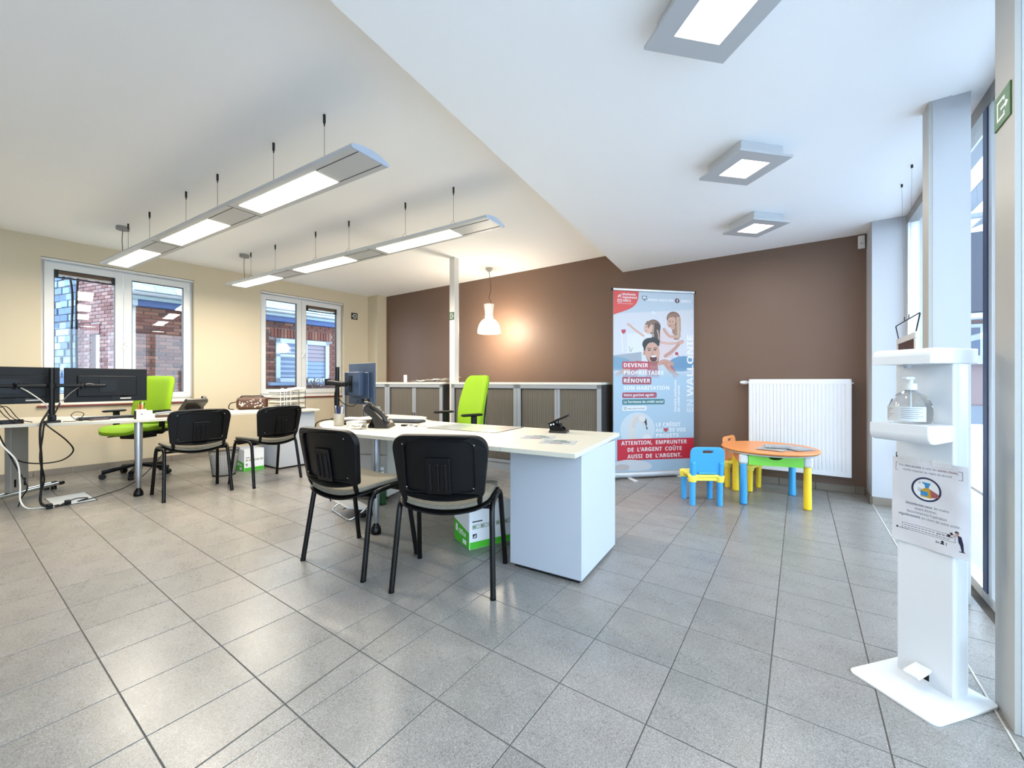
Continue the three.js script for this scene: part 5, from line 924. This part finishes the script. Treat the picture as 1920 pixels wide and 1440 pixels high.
// reception desk
{ const t = thing('desk_pad', 'clear desk pad with printed pictures under it on the pale desk', 'desk pad', [-2.04, DY, -2.405], 0.08);
  const map = canvasTex(300, 200, (g, w, h) => { g.fillStyle = '#e9ece4'; g.fillRect(0, 0, w, h); g.fillStyle = '#cfd6d2'; g.fillRect(20, 20, 110, 150); g.fillStyle = '#b9c4c4'; g.fillRect(34, 40, 60, 60); g.fillStyle = '#ead9cb'; g.fillRect(150, 30, 130, 140); g.fillStyle = '#d8c3b8'; g.fillRect(170, 60, 80, 60); g.strokeStyle = '#5a5f63'; g.lineWidth = 4; g.strokeRect(2, 2, w - 4, h - 4); });
  obj('printed_insert', sheetGeo(0.62, 0.40, 0.0025), std(0xb4b4b4, 0.25, { map }), t); obj('dark_edge', [bx(0.63, 0.0022, 0.006, 0, 0.0011, 0.2), bx(0.006, 0.0022, 0.4, 0.312, 0.0011, 0)], M.black, t); }
const flyer = canvasTex(200, 140, (g, w, h) => { g.fillStyle = '#eef1f0'; g.fillRect(0, 0, w, h); g.fillStyle = '#8fb0a4'; g.fillRect(60, 10, 80, 40); g.fillStyle = '#3e4f55'; g.fillRect(96, 8, 40, 10); g.fillStyle = '#b7c9d2'; g.fillRect(14, 40, 90, 50); g.fillStyle = '#5f8f8a'; g.fillRect(110, 60, 60, 34); g.fillStyle = '#b5444f'; g.fillRect(60, 112, 70, 18); g.fillStyle = '#9aa4aa'; for (let i = 0; i < 4; i++) g.fillRect(20, 98 + i * 8, 34, 3); });
[[-1.36, -2.225, 0.35, 'flyer on the pale desk, between the hole punch and the other flyer'], [-1.155, -2.115, 0.3, 'flyer on the pale desk corner, farther from the hole punch']].forEach(([x, z, r, l]) => { const m = obj('flyer', sheetGeo(0.2, 0.145, 0.003), std(0xb8b8b8, 0.4, { map: flyer })); m.position.set(x, DY, z); m.rotation.y = r; tag(m, l, 'flyer', 'flyers on the pale desk'); });
{ const t = thing('hole_punch', 'black hole punch with raised lever on the pale desk', 'hole punch', [-1.375, DY, -2.525], 0.25);
  obj('base', rb(0.125, 0.016, 0.1, 0.006, 0, 0.008, 0), std(0x2c2420, 0.4), t);
  const f = new THREE.Shape(); f.moveTo(-0.058, 0); f.lineTo(-0.062, 0.05); f.lineTo(-0.04, 0.052); f.lineTo(0.035, 0.018); f.lineTo(0.04, 0); f.closePath();
  obj('frame', [plate(f, 0.006, 0.001).translate(0, 0.015, 0.034), plate(f.clone(), 0.006, 0.001).translate(0, 0.015, -0.034), cy(0.012, 0.012, 0.05, 0.01, 0.04, 0, 12)], M.black, t);
  obj('lever', at(rb(0.15, 0.016, 0.08, 0.008, 0.06, 0.0, 0), -0.058, 0.066, 0, 0, 0, 0.42).translate(0, 0, 0), M.black, t);
  obj('rivet', [cy(0.006, 0.006, 0.004, -0.048, 0.055, 0.039, 10, PI / 2), cy(0.006, 0.006, 0.004, -0.03, 0.06, 0.039, 10, PI / 2)], M.plasticWhite, t); }
{ const t = thing('keyboard', 'dark keyboard beside the keys on the pale desk', 'keyboard', [-2.86, DY, -2.36], 0.35); obj('case', rb(0.42, 0.018, 0.15, 0.005, 0, 0.009, 0), M.dark, t); const k = []; for (let r = 0; r < 5; r++) for (let c = 0; c < 18; c++) k.push(bx(0.018, 0.006, 0.02, -0.19 + c * 0.0225, 0.02, -0.05 + r * 0.025)); tag(obj('keys', k, std(0x3b4656, 0.5), t), null, null, null, 'stuff'); }
{ const t = thing('key_bunch', 'bunch of keys lying on the pale desk', 'keys', [-2.5, DY, -2.22], 0.4); for (let k = 0; k < 5; k++) { const a = k * 1.2; obj('key', [cy(0.011, 0.011, 0.003, Math.cos(a) * 0.045, 0.0015 + k * 0.002, Math.sin(a) * 0.03, 12), bx(0.04, 0.003, 0.006, Math.cos(a) * 0.07, 0.0015 + k * 0.002, Math.sin(a) * 0.045, 0, -a, 0)], k % 2 ? M.dark : M.steel, t); } obj('ring', new THREE.TorusGeometry(0.018, 0.002, 6, 20).rotateX(PI / 2).translate(0, 0.002, 0), M.steel, t); obj('fob', rb(0.05, 0.014, 0.03, 0.006, -0.09, 0.007, 0.02), M.black, t); }
{ const t = thing('tissue_box', 'low grey box with a printed side on the pale desk', 'box', [-2.86, DY, -1.93], 0.25); obj('box', rb(0.125, 0.042, 0.09, 0.003, 0, 0.021, 0), std(0xc6c6c2, 0.6), t); obj('printed_side', bx(0.002, 0.03, 0.07, 0.063, 0.021, 0), std(0xe2dfd0, 0.6), t); }
{ const t = thing('card_holder', 'tent-folded printed card in front of the desk phone', 'card', [-2.72, DY, -1.845], 0.25); const im = canvasTex(120, 70, (g, w, h) => { g.fillStyle = '#b9b0a0'; g.fillRect(0, 0, w, h); g.fillStyle = '#2b2622'; for (let i = 0; i < 7; i++) g.fillRect(16 + i * 13, 24 + (i * 17) % 14, 10, 16); }); obj('front_face', withUV(at(new THREE.BoxGeometry(0.11, 0.05, 0.002), 0, 0.022, 0.022, -0.9, 0, 0)), std(0xffffff, 0.6, { map: im }), t); obj('back_face', bx(0.11, 0.05, 0.002, 0, 0.022, -0.018, 0.9, 0, 0), std(0xb9b0a0, 0.6), t); }
{ const t = thing('document_pile', 'pile of documents and a brown book behind the pen cup', 'documents', [-3.1, DY, -2.08], 0.3); obj('book', rb(0.24, 0.03, 0.17, 0.003, 0, 0.015, 0), std(0x4a2e22, 0.6), t); for (let k = 0; k < 3; k++) obj('paper', bx(0.23, 0.005, 0.17, 0.005 * k, 0.033 + k * 0.0052, 0.004 * k, 0, 0.05 * k, 0), M.paper, t); obj('glasses_case', rb(0.15, 0.02, 0.05, 0.009, 0.05, 0.01, 0.12), M.black, t); }
bundle('cable_bundle', 'black cables around the pole of the slate blue monitor', [-3.45, 0, -2.1]);
cable('black cables hanging from the swing arm to the desk', [[-3.35, 1.04, -2.13], [-3.42, 1.0, -2.1], [-3.44, 0.85, -2.1], [-3.38, 0.74, -2.09], [-3.34, 0.7195, -2.13]], 0.004, M.black);
cable('black cable drooping under the slate blue monitor', [[-3.46, 1.03, -2.12], [-3.42, 0.93, -2.12], [-3.36, 0.87, -2.14], [-3.28, 0.85, -2.18], [-3.26, 0.9, -2.22]], 0.004, M.black);
cable('black cable hanging off the left end of the pale desk', [[-3.45, 0.73, -2.1], [-3.5, 0.722, -2.02], [-3.53, 0.70, -1.98], [-3.54, 0.55, -1.97], [-3.5, 0.35, -1.98], [-3.45, 0.15, -2.0], [-3.4, 0.008, -2.04]], 0.005, M.black);
// under the desks
function paperBox(label, pos, turn, w, d, h, group) {
  const t = thing('paper_box', label, 'box', pos, turn, group);
  const side = (seedK, wide) => canvasTex(256, 256, (g, W, H) => { g.fillStyle = '#eef0f3'; g.fillRect(0, 0, W, H); g.fillStyle = '#4fbf2f'; if (wide) g.fillRect(0, H * 0.84, W, H * 0.16); else { g.beginPath(); g.moveTo(0, H * 0.48); g.lineTo(W, H * 0.62); g.lineTo(W, H); g.lineTo(0, H); g.fill(); } g.fillStyle = '#ffffff'; if (!wide) { g.fillRect(28, 150, 34, 44); g.font = 'bold 44px sans-serif'; g.fillText('Office', 76, 200); g.fillRect(150, 216, 60, 26); } else { g.fillStyle = '#4a4d4c'; g.fillRect(16, 92, 60, 8); for (let i = 0; i < 5; i++) { g.strokeStyle = '#7b8a6a'; g.lineWidth = 3; g.strokeRect(18 + i * 48, 116, 18, 22); g.strokeRect(42 + i * 48, 116, 14, 22); g.fillStyle = '#7b8a6a'; g.fillRect(21 + i * 48, 120, 12, 14); } g.fillStyle = '#26322a'; g.fillRect(18, 168, 24, 26); g.fillStyle = '#eef0f3'; g.beginPath(); g.moveTo(20, 190); g.lineTo(36, 172); g.lineTo(36, 190); g.fill(); g.fillStyle = '#35a51f'; for (let i = 0; i < 5; i++) g.fillRect(120 + i * 26, H * 0.88, 16, 12); } });
  const A = std(0xffffff, 0.7, { map: side(1, true) }), B = std(0xffffff, 0.7, { map: side(2, false) });
  obj('box', rb(w, h, d, 0.002, 0, h / 2, 0), std(0xeeeff0, 0.75), t);
  obj('printed_front', withUV(at(new THREE.PlaneGeometry(w - 0.004, h - 0.004), 0, h / 2, d / 2 + 0.0006)), A, t);
  obj('printed_side', withUV(at(new THREE.PlaneGeometry(d - 0.004, h - 0.004), -w / 2 - 0.0006, h / 2, 0, 0, -PI / 2, 0)), B, t);
  obj('lid_flap', bx(w - 0.01, 0.002, d / 2 - 0.004, 0, h + 0.001, -d / 4), std(0xe2e3e4, 0.8), t);
}
paperBox('white and green paper box under the pale desk', [-1.759, 0, -2.151], 1.16, 0.31, 0.238, 0.28, 'paper boxes under the desks');
paperBox('white and green paper box beside the window desk pedestal', [-5.53, 0, -2.24], PI / 2, 0.22, 0.30, 0.26, 'paper boxes under the desks');
function wireBin(label, pos) {
  const t = thing('waste_bin', label, 'waste bin', pos, 0, 'see-through mesh waste bins under the desks'), g = [];
  for (let k = 0; k < 44; k++) { const a = k / 44 * 2 * PI; g.push(tube([[Math.cos(a) * 0.11, 0.01, Math.sin(a) * 0.11], [Math.cos(a) * 0.145, 0.295, Math.sin(a) * 0.145]], 0.0014, 1, 4)); }
  for (let k = 1; k < 16; k++) { const r = 0.11 + 0.035 * k / 16; g.push(new THREE.TorusGeometry(r, 0.0012, 4, 36).rotateX(PI / 2).translate(0, 0.01 + 0.285 * k / 16, 0)); }
  tag(obj('wire_mesh', g, M.wire, t), null, null, null, 'stuff');
  obj('rim', new THREE.TorusGeometry(0.146, 0.005, 8, 40).rotateX(PI / 2).translate(0, 0.295, 0), M.dark, t);
  obj('bottom', cy(0.112, 0.112, 0.012, 0, 0.006, 0, 32), M.dark, t);
  obj('bin_liner', lathe([[0.1, 0.014], [0.108, 0.02], [0.14, 0.25], [0.138, 0.25], [0.1, 0.02]], 0, 0, 0, 24), phys(0xe8e6e2, 0.5, { transmission: 0.5, thickness: 0, side: THREE.DoubleSide }), t);
}
wireBin('wire mesh waste bin under the window desk', [-5.40, 0, -1.93]);
wireBin('wire mesh waste bin behind the pale desk pedestal', [-1.66, 0, -2.62]);
{ const t = thing('drawer_unit', 'grey drawer unit under the far end of the pale desk', 'drawer unit', [-3.27, 0, -2.47], 0.35);
  obj('carcass', [rb(0.4, 0.56, 0.42, 0.004, 0, 0.32, 0)], std(0xb5b3ac, 0.5), t);
  for (let k = 0; k < 3; k++) { const d = obj('drawer', rb(0.385, 0.17, 0.018, 0.003, 0, 0.145 + k * 0.18, 0.219), std(0xa8a8a6, 0.5), t); obj('drawer_handle', bx(0.012, 0.03, 0.01, 0.12, 0.15 + k * 0.18, 0.232), M.dark, d); }
  for (const sx of [-1, 1]) for (const sz of [-1, 1]) obj('caster', cy(0.02, 0.02, 0.02, sx * 0.16, 0.02, sz * 0.17, 12, 0, 0, PI / 2), M.black, t); }
{ const t = thing('water_bottle', 'green glass bottle with white cap before the drawer unit', 'bottle', [-2.98, 0, -2.26], 0);
  obj('glass_body', lathe([[0, 0], [0.036, 0], [0.038, 0.01], [0.038, 0.17], [0.03, 0.21], [0.016, 0.26], [0.014, 0.3], [0, 0.3]], 0, 0, 0, 24), phys(0x1e5a2c, 0.08, { transmission: 0.7, thickness: 0.03, ior: 1.5 }), t);
  obj('cap', cy(0.017, 0.017, 0.03, 0, 0.312, 0, 16), M.plasticWhite, t); obj('neck_label', cy(0.0165, 0.018, 0.022, 0, 0.278, 0, 16), std(0xd9e0da, 0.6), t); }
{ const t = thing('foot_rest', 'white tilted foot rest with bent wire frame under the pale desk', 'foot rest', [-2.98, 0, -1.97], -0.2);
  obj('plate', bx(0.3, 0.012, 0.22, 0.03, 0.075, 0, -0.28, 0, 0), M.plasticWhite, t);
  obj('wire_frame', [pipe([[-0.1, 0.1, -0.1], [-0.19, 0.09, -0.06], [-0.19, 0.008, 0.1], [0.2, 0.008, 0.1], [0.2, 0.09, -0.06], [0.12, 0.1, -0.1]], 0.04, 0.006, 8), pipe([[-0.12, 0.07, 0.0], [-0.12, 0.008, -0.1], [0.17, 0.008, -0.1], [0.17, 0.07, 0.0]], 0.02, 0.005, 8)], M.chrome, t);
  obj('black_bar', [tube([[-0.1, 0.04, -0.08], [0.05, 0.06, 0.09]], 0.004, 2, 6), bx(0.1, 0.03, 0.1, 0.2, 0.04, -0.02)], M.black, t); }
{ const t = thing('floor_plate', 'white floor outlet cover with dark edge beneath the window desk', 'floor outlet', [-5.405, 0, -0.725], 0.02);
  obj('cover', bx(0.43, 0.006, 0.25, 0, 0.003, 0), std(0xdfe6ea, 0.35, { metalness: 0.2 }), t);
  obj('seal', [bx(0.445, 0.004, 0.008, 0, 0.002, -0.129), bx(0.008, 0.004, 0.26, 0.219, 0.002, 0), bx(0.008, 0.004, 0.26, -0.219, 0.002, 0)], M.dark, t); }

scene.traverse((o) => { if (o.isLight) { o.castShadow = true; } });
renderer.render(scene, camera);
